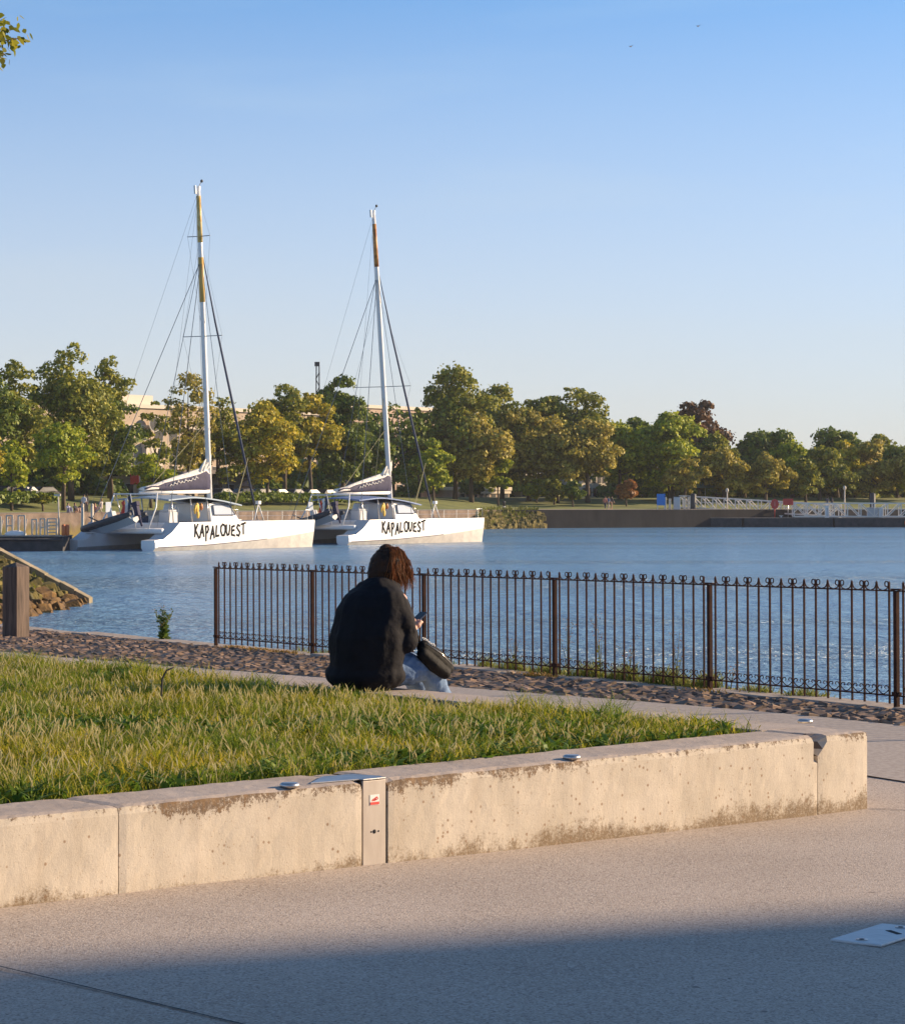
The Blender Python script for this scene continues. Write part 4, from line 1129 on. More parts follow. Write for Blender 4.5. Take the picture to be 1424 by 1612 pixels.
def seawall(name, x0, x1, m, label):
    b = MB(); px = [x for x in sorted(set([x0, x1] + [s[0] for s in SHORE] + list(np.linspace(x0, x1, 30)))) if x0 <= x <= x1]
    vs = []
    for x in px:
        Y = shoreY(x); vs += [(x, Y - .15, -5), (x, Y - .15, .58), (x, Y + .55, .58), (x, Y + .55, -5)]
    fs = []
    for i in range(len(px) - 1):
        for k in range(3): fs.append((4 * i + k, 4 * i + 4 + k, 4 * i + 5 + k, 4 * i + 1 + k))
    fs += [(0, 1, 2, 3), tuple(len(vs) - 4 + k for k in range(4))]
    b.add(vs, fs); return tag(b.build(name, m), label, 'quay wall')
seawall('quay_wall', -160, 5.5, m_seaw, 'sunlit brown stone quay wall behind the two catamarans')
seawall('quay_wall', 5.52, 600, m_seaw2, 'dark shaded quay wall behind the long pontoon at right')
# grassy rock bank where the two walls meet
rr = random.Random(4); b = MB()
for i in range(420):
    x = rr.uniform(3.0, 11.5); Yt = shoreY(x); u = rr.uniform(0, 1) ** .8
    wdt = 6.0 * (1 - max(0, (x - 6.5)) / 6.0)
    Y = Yt + .4 - u * wdt; z = .45 - u * 2.5
    s_ = rr.uniform(.4, .9); M_ = Matrix.Rotation(rr.uniform(-.6, .6), 3, 'X') @ Matrix.Rotation(rr.uniform(0, 3), 3, 'Z')
    b.box((x, Y, z - .15), (s_ * 1.3, s_, s_ * .7), 0, 0, M_)
o = b.build('rock_bank', m_moss, bevel=.08); tag(o, kind='structure')
xs_, ys_, zs_ = [], [], []
for i in range(1500):
    x = random.uniform(3.0, 11.0); wdt = 6.0 * (1 - max(0, (x - 6.5)) / 6.0); u = random.uniform(-.1, .75)
    xs_.append(x); ys_.append(shoreY(x) + .4 - u * wdt); zs_.append(.42 - u * 2.5)
Vw, Qw = blades(np.array(xs_), np.array(ys_), np.array(zs_), rng_.uniform(.25, .7, 1500), rng_.uniform(.08, .18, 1500), rng_.uniform(.2, .9, 1500), None, 'w')
o = fast_mesh('bank_grass', Vw, Qw, m_weed); tag(o, 'scrubby grass on the rock bank beside the bow of the right catamaran', 'grass', kind='stuff')

# ------------------------------------------------------------------ trees
m_bark = noisy('tree bark', (0.06, 0.045, 0.032), (0.14, 0.10, 0.07), scale=3, rough=.95, stretch=(1, 1, .3))
LM = {
 'dark': leafmat('dark green leaves', [(0.052, 0.086, 0.013), (0.129, 0.185, 0.021), (0.248, 0.282, 0.029)], .25),
 'olive': leafmat('olive leaves', [(0.094, 0.116, 0.014), (0.229, 0.246, 0.024), (0.404, 0.362, 0.038)], .28),
 'bright': leafmat('bright green leaves', [(0.129, 0.185, 0.013), (0.318, 0.367, 0.023), (0.522, 0.514, 0.036)], .32),
 'yellow': leafmat('yellow green leaves', [(0.182, 0.173, 0.013), (0.415, 0.368, 0.023), (0.673, 0.506, 0.039)], .32),
 'tan': leafmat('tan seed-laden leaves', [(0.165, 0.144, 0.020), (0.357, 0.302, 0.045), (0.576, 0.461, 0.080)], .3),
 'red': leafmat('copper beech leaves', [(0.066, 0.035, 0.018), (0.140, 0.070, 0.029), (0.243, 0.120, 0.039)], .2),
 'rust': leafmat('rust brown leaves', [(0.199, 0.084, 0.024), (0.397, 0.168, 0.042), (0.555, 0.262, 0.060)], .25),
}
def leaf_cloud(cen, rad, n, size, rng, flat=0.15, up=.2):
    """n leaf-clump faces in the outer shells of a set of lobes"""
    k = len(cen); wts = rad ** 2; wts = wts / wts.sum()
    li = rng.choice(k, n, p=wts)
    d = rng.normal(size=(n, 3)); d /= np.linalg.norm(d, axis=1)[:, None]
    d[:, 2] = np.where(d[:, 2] < -.25, -d[:, 2] * .6, d[:, 2]); d /= np.linalg.norm(d, axis=1)[:, None]
    r = rad[li] * (0.45 + 0.62 * rng.uniform(0, 1, n) ** .55)
    stray = rng.uniform(0, 1, n) < .10
    r = np.where(stray, rad[li] * rng.uniform(1.0, 1.32, n), r)
    p = cen[li] + d * r[:, None] * np.array([1, 1, .8])
    nr = d + rng.normal(size=(n, 3)) * .75; nr[:, 2] += up; nr /= np.linalg.norm(nr, axis=1)[:, None]
    t = np.cross(nr, rng.normal(size=(n, 3))); t /= np.linalg.norm(t, axis=1)[:, None]; bt = np.cross(nr, t)
    s = size * rng.uniform(.5, 1.3, n)[:, None] / 2
    asp = rng.uniform(.55, 1.0, n)[:, None]
    V = np.stack([p - t * s - bt * s * asp * .3, p - bt * s * asp, p + t * s, p + bt * s * asp], axis=1).reshape(-1, 3)
    Q = np.arange(n * 4).reshape(-1, 4)
    return V, Q
def tree(px, ytop, wpx, ybot, d, kind, label, dens=1.0, lobes=13, seed=None, trunks=1, name='tree', group='trees on the far bank', cat='tree', squash=1.0):
    base = shore_pt(px, d); Y = base.y
    seed = seed if seed is not None else int(px * 7 + ytop)
    rng = np.random.default_rng(abs(seed)); rr = random.Random(seed)
    sc = Y / FPX
    zt = CAMH + (HORY - ytop) * sc - base.z; zb_ = CAMH + (HORY - (min(ybot + 10, 782) if name == 'tree' else 790)) * sc - base.z; zb_ = max(zb_, .3)
    W = wpx * sc * (1.34 if name == 'tree' else 1.1); rx = W / 2; rz = max(.4, (zt - zb_) / 2); cz = (zt + zb_) / 2
    root = empty(name, base, rr.uniform(0, 6.28), label, cat, group)
    cen = []; rad = []
    tries = 0
    lobes = int(lobes * 2.2)
    while len(cen) < lobes and tries < 400:
        tries += 1
        v = rng.normal(size=3); v /= np.linalg.norm(v); q = rng.uniform(.2, 1) ** .6 * .84
        c = np.array([v[0] * rx * q, v[1] * rx * q * .9, v[2] * rz * q * 1.0])
        rl = rng.uniform(.22, .40) * min(rx, rz * 1.1)
        # wider low down, narrower near the top
        taper = 1.0 - .35 * max(0, c[2] / rz)
        c[:2] *= taper
        cen.append(c + np.array([0, 0, cz])); rad.append(rl)
    cen += [np.array([0, 0, zt - rad[0] * .95]), np.array([0, 0, cz])]; rad += [rad[0] * .9, min(rx, rz) * .5]
    cen = np.array(cen); rad = np.array(rad)
    # small satellite lobes break the outline
    ex = rng.integers(0, len(rad), lobes * 2); dd = rng.normal(size=(lobes * 2, 3)); dd /= np.linalg.norm(dd, axis=1)[:, None]
    cen2 = cen[ex] + dd * rad[ex][:, None] * .95; rad2 = rad[ex] * rng.uniform(.22, .42, lobes * 2)
    cen2[:, 2] = np.maximum(cen2[:, 2], zb_ + rad2 * .5)
    cen = np.concatenate([cen, cen2]); rad = np.concatenate([rad, rad2 * 1.15])
    n = int(min(17000, max(1800, W * (zt - zb_) * 105)) * dens)
    size = .00150 * Y
    V, Q = leaf_cloud(cen, rad, n, size, rng)
    # twigs-end leaf tufts scattered through the inside so the light breaks up
    fast_mesh('crown', V, Q, LM[kind] if isinstance(kind, str) else kind, root)
    b = MB()
    for t in range(trunks):
        ox = rr.uniform(-.5, .5) * (trunks > 1) * 1.6; r0 = max(.10, min(.30, W * .028)) * (1 if trunks == 1 else .6)
        fork = zb_ + (cz - zb_) * .35
        pts = [Vector((ox, 0, -.3)), Vector((ox * 1.1 + rr.uniform(-.1, .1), rr.uniform(-.1, .1), fork * .5)), Vector((ox * 1.4 + rr.uniform(-.2, .2), rr.uniform(-.2, .2), fork)), Vector((ox * 1.5, 0, cz)), Vector((0, 0, zt - rz * .35))]
        b.tube(pts, [r0 * 1.25, r0, r0 * .85, r0 * .5, r0 * .12], 8)
        for k in range(7 if trunks == 1 else 4):
            c = cen[rr.randrange(lobes)]; s0 = pts[2].lerp(pts[3], rr.uniform(0, .9)); e = Vector(c)
            mid = s0.lerp(e, .5) + Vector((0, 0, -.1 * (e - s0).length))
            b.tube([s0, mid, e], [r0 * .42, r0 * .26, r0 * .08], 5)
    b.build('trunk', m_bark, root)
    return root
T = tree
T(-22, 585, 110, 760, 42, 'dark', 'dark tree cut by the left picture edge', .9)
T(24, 566, 96, 765, 38, 'olive', 'tall dark olive tree at the far left, left of the largest one', .75)
T(112, 543, 136, 752, 34, 'olive', 'largest tree on the left bank, tall with an open feathery top', 1.0, 17)
T(172, 560, 66, 690, 38, 'olive', 'airy upper crown rising right of the largest left tree', .5, 9)
T(176, 622, 84, 765, 33, 'dark', 'broad dark green tree in front of the round window building', .9, 13)
T(100, 672, 88, 758, 16, 'bright', 'small round bright green tree on the lawn in front of the largest left tree', 1.1, 12)
T(18, 690, 56, 768, 18, 'bright', 'slim bright green tree at the far left lawn', .9, 9)
T(-6, 684, 34, 760, 15, 'yellow', 'yellow-green tree touching the left picture edge', .9, 7)
T(244, 630, 44, 765, 31, 'olive', 'thin slight tree in front of the round window building', .33, 8)
T(238, 712, 66, 772, 20, 'bright', 'low yellowish green tree behind the stern of the left catamaran', .8, 8)
T(296, 580, 74, 745, 34, 'tan', 'thin tree with reddish tips left of the left mast', .36, 12)
T(304, 660, 56, 750, 38, 'olive', 'sparse olive tree low behind the left mast', .5, 9)
T(352, 622, 74, 760, 32, 'olive', 'pale olive tree just right of the left mast', .5, 12, trunks=3)
T(412, 624, 96, 758, 27, 'yellow', 'yellow-green tree behind the forestay of the left catamaran', 1.0, 14, trunks=2)
T(448, 600, 88, 735, 38, 'olive', 'feathery-topped olive tree right of the yellow-green one', .55, 11)
T(490, 615, 84, 745, 34, 'yellow', 'yellowish tree in front of the thin lattice tower', .9, 13)
T(540, 588, 82, 765, 32, 'dark', 'tall narrow dark green tree left of the right mast', 1.4, 15)
T(578, 650, 66, 770, 34, 'dark', 'low dark green tree beneath the right spreader', .7, 10)
T(618, 632, 96, 762, 44, 'dark', 'thin dark tree with the pale building showing through, behind the right mast', .33, 13)
T(682, 690, 54, 765, 26, 'bright', 'small bright green tree right of the right forestay', 1.0, 9)
T(660, 645, 60, 760, 40, 'olive', 'shaded olive tree between the right mast and the tall brown tree', .8, 10)
T(716, 574, 108, 760, 34, 'olive', 'tallest tree of the middle bank, open-topped, right of the right mast', .8, 16)
T(742, 640, 104, 752, 27, 'tan', 'wide tan-leaved tree low in front of the tallest middle tree', .9, 13)
T(790, 600, 112, 765, 36, 'olive', 'high rounded olive tree right of the tallest middle tree', .85, 15)
T(784, 700, 36, 772, 20, 'bright', 'slender little bright green tree on the middle lawn', 1.1, 7)
T(832, 640, 98, 765, 30, 'tan', 'brownish olive tree in the middle of the row', .85, 14)
T(866, 622, 90, 770, 36, 'olive', 'olive tree with dense shaded lower crown in mid row', .8, 13)
T(908, 606, 104, 750, 36, 'olive', 'tall tree with a feathery crest just left of the picture centre gap', .7, 15)
T(925, 655, 96, 755, 26, 'tan', 'large golden-tan tree on a single straight trunk', .95, 14)
T(878, 680, 70, 760, 25, 'tan', 'golden-tan tree left of the straight-trunked one', .8, 10)
T(974, 660, 78, 762, 34, 'bright', 'green tree right of the golden-tan one', .85, 12)
T(1000, 655, 66, 750, 44, 'dark', 'dark crown behind the two green trees', .8, 10)
T(1052, 650, 104, 768, 30, 'bright', 'broad bright green dome-shaped tree', 1.1, 15, trunks=3)
T(1098, 643, 112, 755, 56, 'red', 'dark copper-coloured domed tree behind the bright green one', 1.15, 14)
T(1122, 680, 74, 770, 40, 'olive', 'olive tree below the copper tree', .9, 10)
T(1078, 722, 60, 780, 22, 'tan', 'low tan tree under the bright green dome', .8, 8)
T(1140, 704, 90, 782, 26, 'tan', 'wide low brownish tree right of the copper tree', .95, 13)
T(1172, 690, 60, 776, 50, 'dark', 'dark gap-filling tree behind the low brownish ones', .8, 8)
T(1205, 714, 76, 784, 24, 'tan', 'rusty tan rounded tree in the right row', 1.0, 11)
T(1212, 675, 104, 772, 46, 'dark', 'spreading dark green tree rising behind the rusty tan one', .85, 14)
T(1246, 690, 70, 775, 42, 'bright', 'mid-green rounded tree right of the spreading dark one', .85, 10)
T(1290, 700, 86, 776, 32, 'olive', 'olive tree with drooping crown above the gangway', .9, 12)
T(1318, 676, 96, 765, 54, 'dark', 'dark flat-domed tree on the right skyline', 1.0, 13)
T(1326, 692, 58, 772, 34, 'yellow', 'rounded golden-olive tree in the right group', .85, 9)
T(1384, 682, 60, 745, 60, 'olive', 'thin pale tree with sky showing through near the right edge', .28, 9)
T(1370, 700, 88, 780, 34, 'tan', 'brownish tree right of the golden-olive one', .95, 12)
T(1412, 698, 70, 780, 40, 'dark', 'dark green tree at the right picture edge', .9, 10)
T(1444, 704, 80, 784, 30, 'tan', 'tan tree cut by the right picture edge', .9, 10)
T(1268, 722, 56, 782, 26, 'olive', 'small shaded olive tree between rounded ones at right', .9, 8)
# bushes and hedges
# far wood closing the view behind the rows
def far_wood(px0, px1, d, ylo, yhi, label):
    rng = np.random.default_rng(abs(int(px0))); cen = []; rad = []
    A = shore_pt(px0, d); k = px0
    while k < px1:
        p = shore_pt(k, d); ytop = rng.uniform(ylo, yhi); H_ = CAMH + (HORY - ytop) * p.y / FPX - p.z; r_ = H_ * .34
        for j in range(4): cen.append([p.x - A.x + rng.normal() * 1.5, p.y - A.y + rng.normal() * 3, H_ * (-.02 + .24 * j)]); rad.append(r_ * (1.2 - .12 * j))
        k += r_ * 1.1 * FPX / p.y
    V, Q = leaf_cloud(np.array(cen), np.array(rad), len(cen) * 330, 1.1, rng)
    o = fast_mesh('distant_wood', V, Q, LM['olive' if px0 > 900 else 'dark']); o.location = A; tag(o, label, 'woodland', kind='stuff')
far_wood(-60, 150, 62, 690, 735, 'dark distant wood seen between the trunks at left')
far_wood(430, 585, 70, 700, 745, 'dark distant wood behind the trees between the two masts')
far_wood(655, 1010, 80, 705, 740, 'dark distant wood behind the middle trees')
far_wood(1000, 1480, 66, 698, 730, 'dark distant wood closing the gaps between the trees at right')
def bush(px, ytop, wpx, d, kind, label, dens=1.0):
    return tree(px, ytop, wpx, 789, d, kind, label, dens, 8, name='bush', group='bushes on the far bank', cat='bush')
bush(872, 748, 50, 22, 'olive', 'rounded olive bush under the middle trees', 1.2)
bush(902, 757, 44, 17, 'dark', 'dark bush beside the straight tree trunk', 1.2)
bush(845, 752, 40, 26, 'bright', 'bright bush left of the rounded olive one', 1.1)
bush(986, 756, 38, 18, 'rust', 'rust-coloured bush on the lawn near the walkers', 1.3)
bush(68, 782, 50, 14, 'olive', 'low bush on the left lawn', 1.2)
bush(520, 762, 70, 40, 'dark', 'dark shrubbery beneath the narrow dark tree', 1.2)
bush(1128, 764, 60, 34, 'dark', 'dark shrub beneath the low brownish tree', 1.2)
bush(650, 765, 60, 42, 'dark', 'dark shrub behind the right catamaran cabin', 1.2)
bush(740, 762, 56, 46, 'dark', 'dark shrub below the tallest middle tree', 1.2)
bush(1250, 762, 56, 40, 'dark', 'dark shrub behind the red signs', 1.2)
bush(1345, 764, 70, 44, 'dark', 'dark shrub behind the right-hand gangway', 1.2)
bush(1415, 764, 60, 44, 'olive', 'shrub at the right edge of the far lawn', 1.2)
bush(1190, 764, 56, 44, 'olive', 'shrub between the rusty tan trees', 1.2)
bush(1010, 760, 56, 42, 'dark', 'shrub in the shade of the bright green dome', 1.2)
def hedge(px0, px1, ytop, d, label, kind='dark'):
    rng = np.random.default_rng(abs(int(px0))); pts = []; zs = []
    A, B_ = shore_pt(px0, d), shore_pt(px1, d)
    n = int((B_ - A).length / 1.1); cen = []; rad = []
    H_ = CAMH + (HORY - ytop) * A.y / FPX - A.z
    for i in range(n):
        p = A.lerp(B_, (i + .5) / n) - A; cen.append([p.x, p.y + rng.normal() * .2, H_ * .45 + rng.normal() * .08]); rad.append(H_ * .58 * rng.uniform(.85, 1.15))
    root = empty('hedge', A, 0, label, 'hedge')
    V, Q = leaf_cloud(np.array(cen), np.array(rad), n * 260, .45, rng)
    fast_mesh('foliage', V, Q, LM[kind], root)
    b = MB()
    b.tube([(cen[0][0], cen[0][1], -.2), (cen[0][0], cen[0][1], H_ * .5)], .07, 5)
    b.build('stem', m_bark, root)
hedge(345, 560, 774, 22, 'long dark hedge in front of the parked cars behind the catamarans')
hedge(-40, 84, 772, 20, 'clipped hedge in front of the parked cars at far left')

# ------------------------------------------------------------------ buildings
m_beige = noisy('beige stone facade', (0.40, 0.31, 0.23), (0.50, 0.40, 0.30), scale=.4, rough=.9)
m_beige2 = noisy('pinkish plaster', (0.42, 0.30, 0.23), (0.50, 0.37, 0.29), scale=.5, rough=.9)
m_cream = mat('cream parapet', (0.62, 0.54, 0.44), .8)
m_win = mat('dark window glass', (0.02, 0.023, 0.03), .35, spec=.3)
m_frame = mat('pale window frame', (0.5, 0.46, 0.4), .6)
m_roof = noisy('grey brown roof', (0.12, 0.10, 0.095), (0.18, 0.15, 0.14), scale=1.2, rough=.8)
def window(parent, x, y, z, w_, h_, round_=False):
    b = MB()
    if round_:
        b.tube([(x, y - .06, z), (x, y + .05, z)], w_ / 2 + .12, 24); b.sm = [False] * len(b.sm)
    else: b.box((x, y, z), (w_ + .16, .12, h_ + .16))
    f = b.build('window', m_frame, parent)
    b = MB()
    if round_: b.tube([(x, y - .075, z), (x, y - .058, z)], w_ / 2, 24); b.sm = [False] * len(b.sm)
    else:
        b.box((x, y - .07, z), (w_, .05, h_))
    b.build('pane', m_win, f)
def building(name, px, Y, wpx, ytop, depth, wallm, label, floors, cols_, rz=0.0, roof='flat', win=(1.3, 1.6)):
    x = (px - 712) * Y / FPX; z0 = 1.9; H_ = CAMH + (HORY - ytop) * Y / FPX - z0; W = wpx * Y / FPX
    root = empty(name, (x, Y, z0), rz, label, 'building')
    b = MB(); b.box((0, depth / 2, H_ / 2 - 1), (W, depth, H_ + 2)); b.build('wall', wallm, root)
    if roof == 'flat':
        b = MB(); b.box((0, depth / 2, H_ + .25), (W + .6, depth + .6, .5)); b.build('roof', m_cream, root)
        b = MB(); b.box((0, -.12, H_ * .80), (W + .2, .3, .35)); b.build('cornice', m_cream, root)
    else:
        b = MB(); hw_, hd = W / 2 + .5, depth / 2 + .5; c = depth / 2
        b.add([(-hw_, c - hd, H_ + .003), (hw_, c - hd, H_ + .003), (hw_, c + hd, H_ + .003), (-hw_, c + hd, H_ + .003), (-hw_ + 2, c, H_ + roof), (hw_ - 2, c, H_ + roof)], [(0, 1, 5, 4), (1, 2, 5), (2, 3, 4, 5), (3, 0, 4), (0, 3, 2, 1)])
        b.build('roof', m_roof, root)
    fh = H_ * (.8 if roof == 'flat' else 1.0) / floors
    for f in range(floors):
        for c in range(cols_):
            xx = -W / 2 + W * (c + .5) / cols_
            window(root, xx, -.01, fh * (f + .55), min(win[0], W / cols_ * .6), min(win[1], fh * .6))
    return root, W, H_
A_, WA, HA = building('office_building', 215, 332, 860, 642, 16, m_beige, 'large beige flat-roofed building with a round window behind the left trees', 4, 26, R(52))
# porthole bay standing proud of the facade
xq = 2.3; b = MB(); b.box((xq, -.5, HA * .31), (3.0, .98, HA * .62)); b.build('bay', m_cream, A_)
window(A_, xq, -1.06, CAMH + (790 - 667) * 333 / FPX - 1.9, 1.9, 1.4, True)
b = MB(); b.box((-3.0, 5, HA + 1.1), (14, 8, 1.3)); b.build('rooftop_storey', m_cream, A_)
b = MB(); b.tube([(-1.5, -2.4, -1), (-1.5, -2.4, 3.4)], .55, 16); b.build('column', m_cream, A_)
b = MB(); b.box((0, -1.4, 3.7), (WA * .9, 2.6, .5)); b.build('canopy', m_roof, A_)
for px_ in (212, 235):
    p = shore_pt(px_, 60); r_ = empty('red_sign', p, 0, 'red panel sign at the foot of the beige building, %s' % ('next to the round column' if px_ == 212 else 'half hidden behind the boom'), 'sign')
    b = MB(); b.box((0, 0, .8), (.08, .08, 1.7)); b.build('post', m_steel, r_)
    b = MB(); b.box((0, -.06, 2.0 - (px_ == 235) * -.4), (1.0 if px_ == 212 else 1.6, .05, 1.3 if px_ == 212 else .8)); b.build('panel', m_red, r_)
building('office_building', 636, 392, 260, 645, 14, m_beige2, 'pinkish building glimpsed through the thin tree behind the right mast', 4, 12, R(52))
building('low_building', 500, 335, 130, 765, 12, m_beige2, 'low pavilion with a wide grey-brown roof behind the parked cars', 1, 7, R(30), 2.4, (1.6, 1.4))
building('house', 762, 372, 120, 772, 8, m_beige2, 'low orange-lit building under the middle trees', 1, 8, R(48), 'flat', (.9, .9))
building('house', 842, 400, 66, 742, 8, m_cream, 'white house showing between trunks in the middle', 2, 5, R(45), 1.6)
building('house', 935, 402, 60, 744, 8, m_cream, 'white house behind the straight-trunked golden tree', 2, 5, R(45), 1.6)
# lattice tower
p = shore_pt(500, 150); Y = p.y; H_ = CAMH + (790 - 574) * Y / FPX - p.z
root = empty('lattice_mast', p, 0, 'slim dark lattice mast rising above the trees between the catamarans', 'tower'); b = MB()
m_dkm = mat('dark painted steel', (0.04, 0.045, 0.05), .6)
for sx_ in (-.32, .32):
    for sy_ in (-.32, .32): b.beam((sx_, sy_, 0), (sx_ * .7, sy_ * .7, H_), .16)
k = 0.0; s_ = 1
while k < H_ - 1.2:
    for sy_ in (-.28, .28): b.beam((-.28 * s_, sy_, k), (.28 * s_, sy_, k + 1.2), .1)
    for sx_ in (-.28, .28): b.beam((sx_, -.28 * s_, k), (sx_, .28 * s_, k + 1.2), .1)
    s_ = -s_; k += 1.2
b.build('lattice', m_dkm, root)
b = MB(); b.box((-.1, 0, H_ + .1), (.8, .6, .7)); b.build('head', m_dkm, root)
# marquee at right
p = shore_pt(1108, 30); root = empty('market_tent', p, 0, 'white and teal tent roof in the shade of the low brownish tree', 'tent')
m_teal = mat('teal canvas', (0.10, 0.22, 0.22), .8)
b = MB(); b.add([(-2.6, -1.5, 1.9), (2.6, -1.5, 1.9), (2.6, 1.5, 1.9), (-2.6, 1.5, 1.9), (-1.6, 0, 2.9), (1.6, 0, 2.5)], [(0, 1, 5, 4), (1, 2, 5), (2, 3, 4, 5), (3, 0, 4), (0, 3, 2, 1)]); b.build('canopy', m_teal, root)
for sx_ in (-2.5, 0, 2.5):
    b = MB(); b.tube([(sx_, -1.4, 0), (sx_, -1.4, 1.9)], .05, 6); b.build('pole', m_frame, root)

# ------------------------------------------------------------------ parked cars
def car(px, d, colr, label, rz=0.1):
    p = shore_pt(px, d); root = empty('parked_car', p, rz, label, 'car', 'cars parked behind the hedge')
    pm = mat('car paint', tuple(c * .24 for c in colr), .5, 0, .2)
    prof = [(-2.1, .35), (-2.12, .75), (-1.75, .92), (-1.3, .97), (-.6, 1.42), (.7, 1.45), (1.35, 1.02), (2.0, .9), (2.12, .7), (2.12, .35)]
    b = MB(); n = len(prof); vs = []
    for y_, k in ((-.86, .0), (-.80, 1.0), (.80, 1.0), (.86, .0)):
        for x_, z_ in prof:
            zz = z_; yy = y_
            if z_ > 1.0: yy = math.copysign(.62 if k else .68, y_)
            vs.append((x_, yy, zz))
    fs = [tuple(range(n)), tuple(range(3 * n, 4 * n))[::-1]]
    for r_ in range(3):
        for i in range(n): fs.append((r_ * n + i, r_ * n + (i + 1) % n, (r_ + 1) * n + (i + 1) % n, (r_ + 1) * n + i))
    b.add(vs, fs); body = b.build('body', pm, root, bevel=.05)
    b = MB()
    for sy_ in (-1, 1): b.add([(-1.1, sy_ * .79, 1.0), (1.2, sy_ * .79, 1.02), (.65, sy_ * .70, 1.37), (-.55, sy_ * .70, 1.35)], [(0, 1, 2, 3)])
    b.add([(1.42, -.66, 1.02), (1.42, .66, 1.02), (.78, .58, 1.40), (.78, -.58, 1.40)], [(0, 1, 2, 3)])
    b.add([(-1.38, -.66, 1.0), (-1.38, .66, 1.0), (-.68, .58, 1.38), (-.68, -.58, 1.38)], [(0, 1, 2, 3)])
    b.build('windows', m_win, root)
    for sx_ in (-1.3, 1.3):
        for sy_ in (-.8, .8):
            b = MB(); b.tube([(sx_, sy_ - .1, .32), (sx_, sy_ + .1, .32)], .32, 14); w_ = b.build('wheel', m_dark, root)
            b = MB(); b.tube([(sx_, sy_ - .11, .32), (sx_, sy_ + .11, .32)], .18, 10); b.build('rim', m_steel, w_)
for px_, c_, l_ in ((14, (.03, .04, .08), 'dark blue car, leftmost in the shade'), (38, (.22, .28, .36), 'pale blue-grey car next to the leftmost dark one'), (68, (.05, .05, .06), 'black car at the foot of the small bright tree'),
                    (382, (.25, .29, .34), 'silver car right of the left mast'), (410, (.45, .47, .5), 'light silver car behind the hedge'), (436, (.10, .13, .2), 'dark blue car behind the hedge'),
                    (462, (.5, .52, .55), 'whitish car in front of the low pavilion'), (486, (.08, .16, .22), 'teal car in front of the low pavilion'), (512, (.12, .12, .13), 'dark grey car at the right end of the parked row'),
                    (348, (.4, .42, .45), 'grey car just right of the left mast foot')):
    car(px_, 29, c_, l_, random.uniform(-.2, .2) + .9)

# ------------------------------------------------------------------ far figures
m_skin = mat('skin', (0.50, 0.28, 0.19), .55)
m_hairb = mat('dark hair', (0.03, 0.018, 0.012), .6)
cl_cache = {}
def cloth(c):
    if c not in cl_cache: cl_cache[c] = mat('cloth', c, .85)
    return cl_cache[c]
def figure(p, rz, pose, shirt, legs, label, hair=(.03, .018, .012), group='people on the far promenade', scale=1.0):
    root = empty('person', p, rz, label, 'person', group)
    if pose == 'sit':       # on the ground, knees up, facing +x
        hip = Vector((0, 0, .12)); knee = [(.38, s_ * .14, .46) for s_ in (-1, 1)]; foot = [(.55, s_ * .14, .05) for s_ in (-1, 1)]; sh = Vector((-.08, 0, .60)); 
        hands = [(.36, s_ * .12, .42) for s_ in (-1, 1)]
    elif pose == 'bench':
        hip = Vector((0, 0, .50)); knee = [(.45, s_ * .12, .52) for s_ in (-1, 1)]; foot = [(.50, s_ * .12, .05) for s_ in (-1, 1)]; sh = Vector((-.05, 0, 1.0)); hands = [(.30, s_ * .15, .62) for s_ in (-1, 1)]
    else:
        st_ = .22 if pose == 'walk' else .03
        hip = Vector((0, 0, .92)); knee = [(.08 + s_ * st_ * .5, s_ * .10, .50) for s_ in (-1, 1)]; foot = [(s_ * st_, s_ * .11, .07) for s_ in (-1, 1)]; sh = Vector((.02, 0, 1.42)); hands = [(.14 - s_ * st_, s_ * .26, .88) for s_ in (-1, 1)]
    up = (sh - hip).normalized(); head = sh + up * .24 + Vector((.03, 0, 0))
    caps = [([sh, sh + up * .10, head], [.06, .055, .075])]
    for i, s_ in enumerate((-1, 1)):
        S_ = sh + Vector((0, s_ * .17, -.02)); H_ = Vector(hands[i]); el = S_.lerp(H_, .5) + Vector((-.06, s_ * .05, -.03))
        caps.append(([sh, S_, el, H_], [.06, .055, .04, .03])); caps.append(([H_, H_ + (H_ - el).normalized() * .10], [.032, .022]))
        K = Vector(knee[i]); F_ = Vector(foot[i]); Hp = hip + Vector((0, s_ * .09, 0))
        caps.append(([hip, Hp, K, F_], [.09, .085, .06, .04])); caps.append(([F_, F_ + Vector((.16, 0, -.03))], [.042, .03]))
    caps.append(([hip, hip.lerp(sh, .5), sh], [.12, .11, .10]))
    blob('body', caps, m_skin, root, vox=.022, smooth=3, balls=[(head, (.085, .075, .11)), (head + Vector((.085, 0, -.01)), (.015, .012, .02))])
    tcs = [([hip + up * .03, hip.lerp(sh, .5), sh], [.15, .145, .125])] + [([sh, sh + Vector((0, s_ * .17, -.02)), (sh + Vector((0, s_ * .17, -.02))).lerp(Vector(hands[i]), .5) + Vector((-.06, s_ * .05, -.03))], [.09, .075, .058]) for i, s_ in enumerate((-1, 1))]
    blob('shirt', tcs, cloth(shirt), root, vox=.025, smooth=3)
    blob('trousers', [([hip, hip + Vector((0, s_ * .09, 0)), Vector(knee[i]), Vector(knee[i]).lerp(Vector(foot[i]), .8)], [.125, .115, .08, .06]) for i, s_ in enumerate((-1, 1))], cloth(legs), root, vox=.025, smooth=3)
    b = MB(); b.ball(head + Vector((-.02, 0, .03)), (.095, .088, .105), nu=10, nv=8); b.ball(head + Vector((-.06, 0, -.06)), (.05, .07, .10), nu=8, nv=6); b.build('hair', cloth(hair), root)
    root.scale = (scale,) * 3
    return root
def fig(px, d, *a, **k): return figure(shore_pt(px, d), *a, **k)
fig(132, 3.0, 1.2, 'stand', (.62, .62, .64), (.03, .03, .05), 'person in a white shirt standing on the promenade beside a person in black')
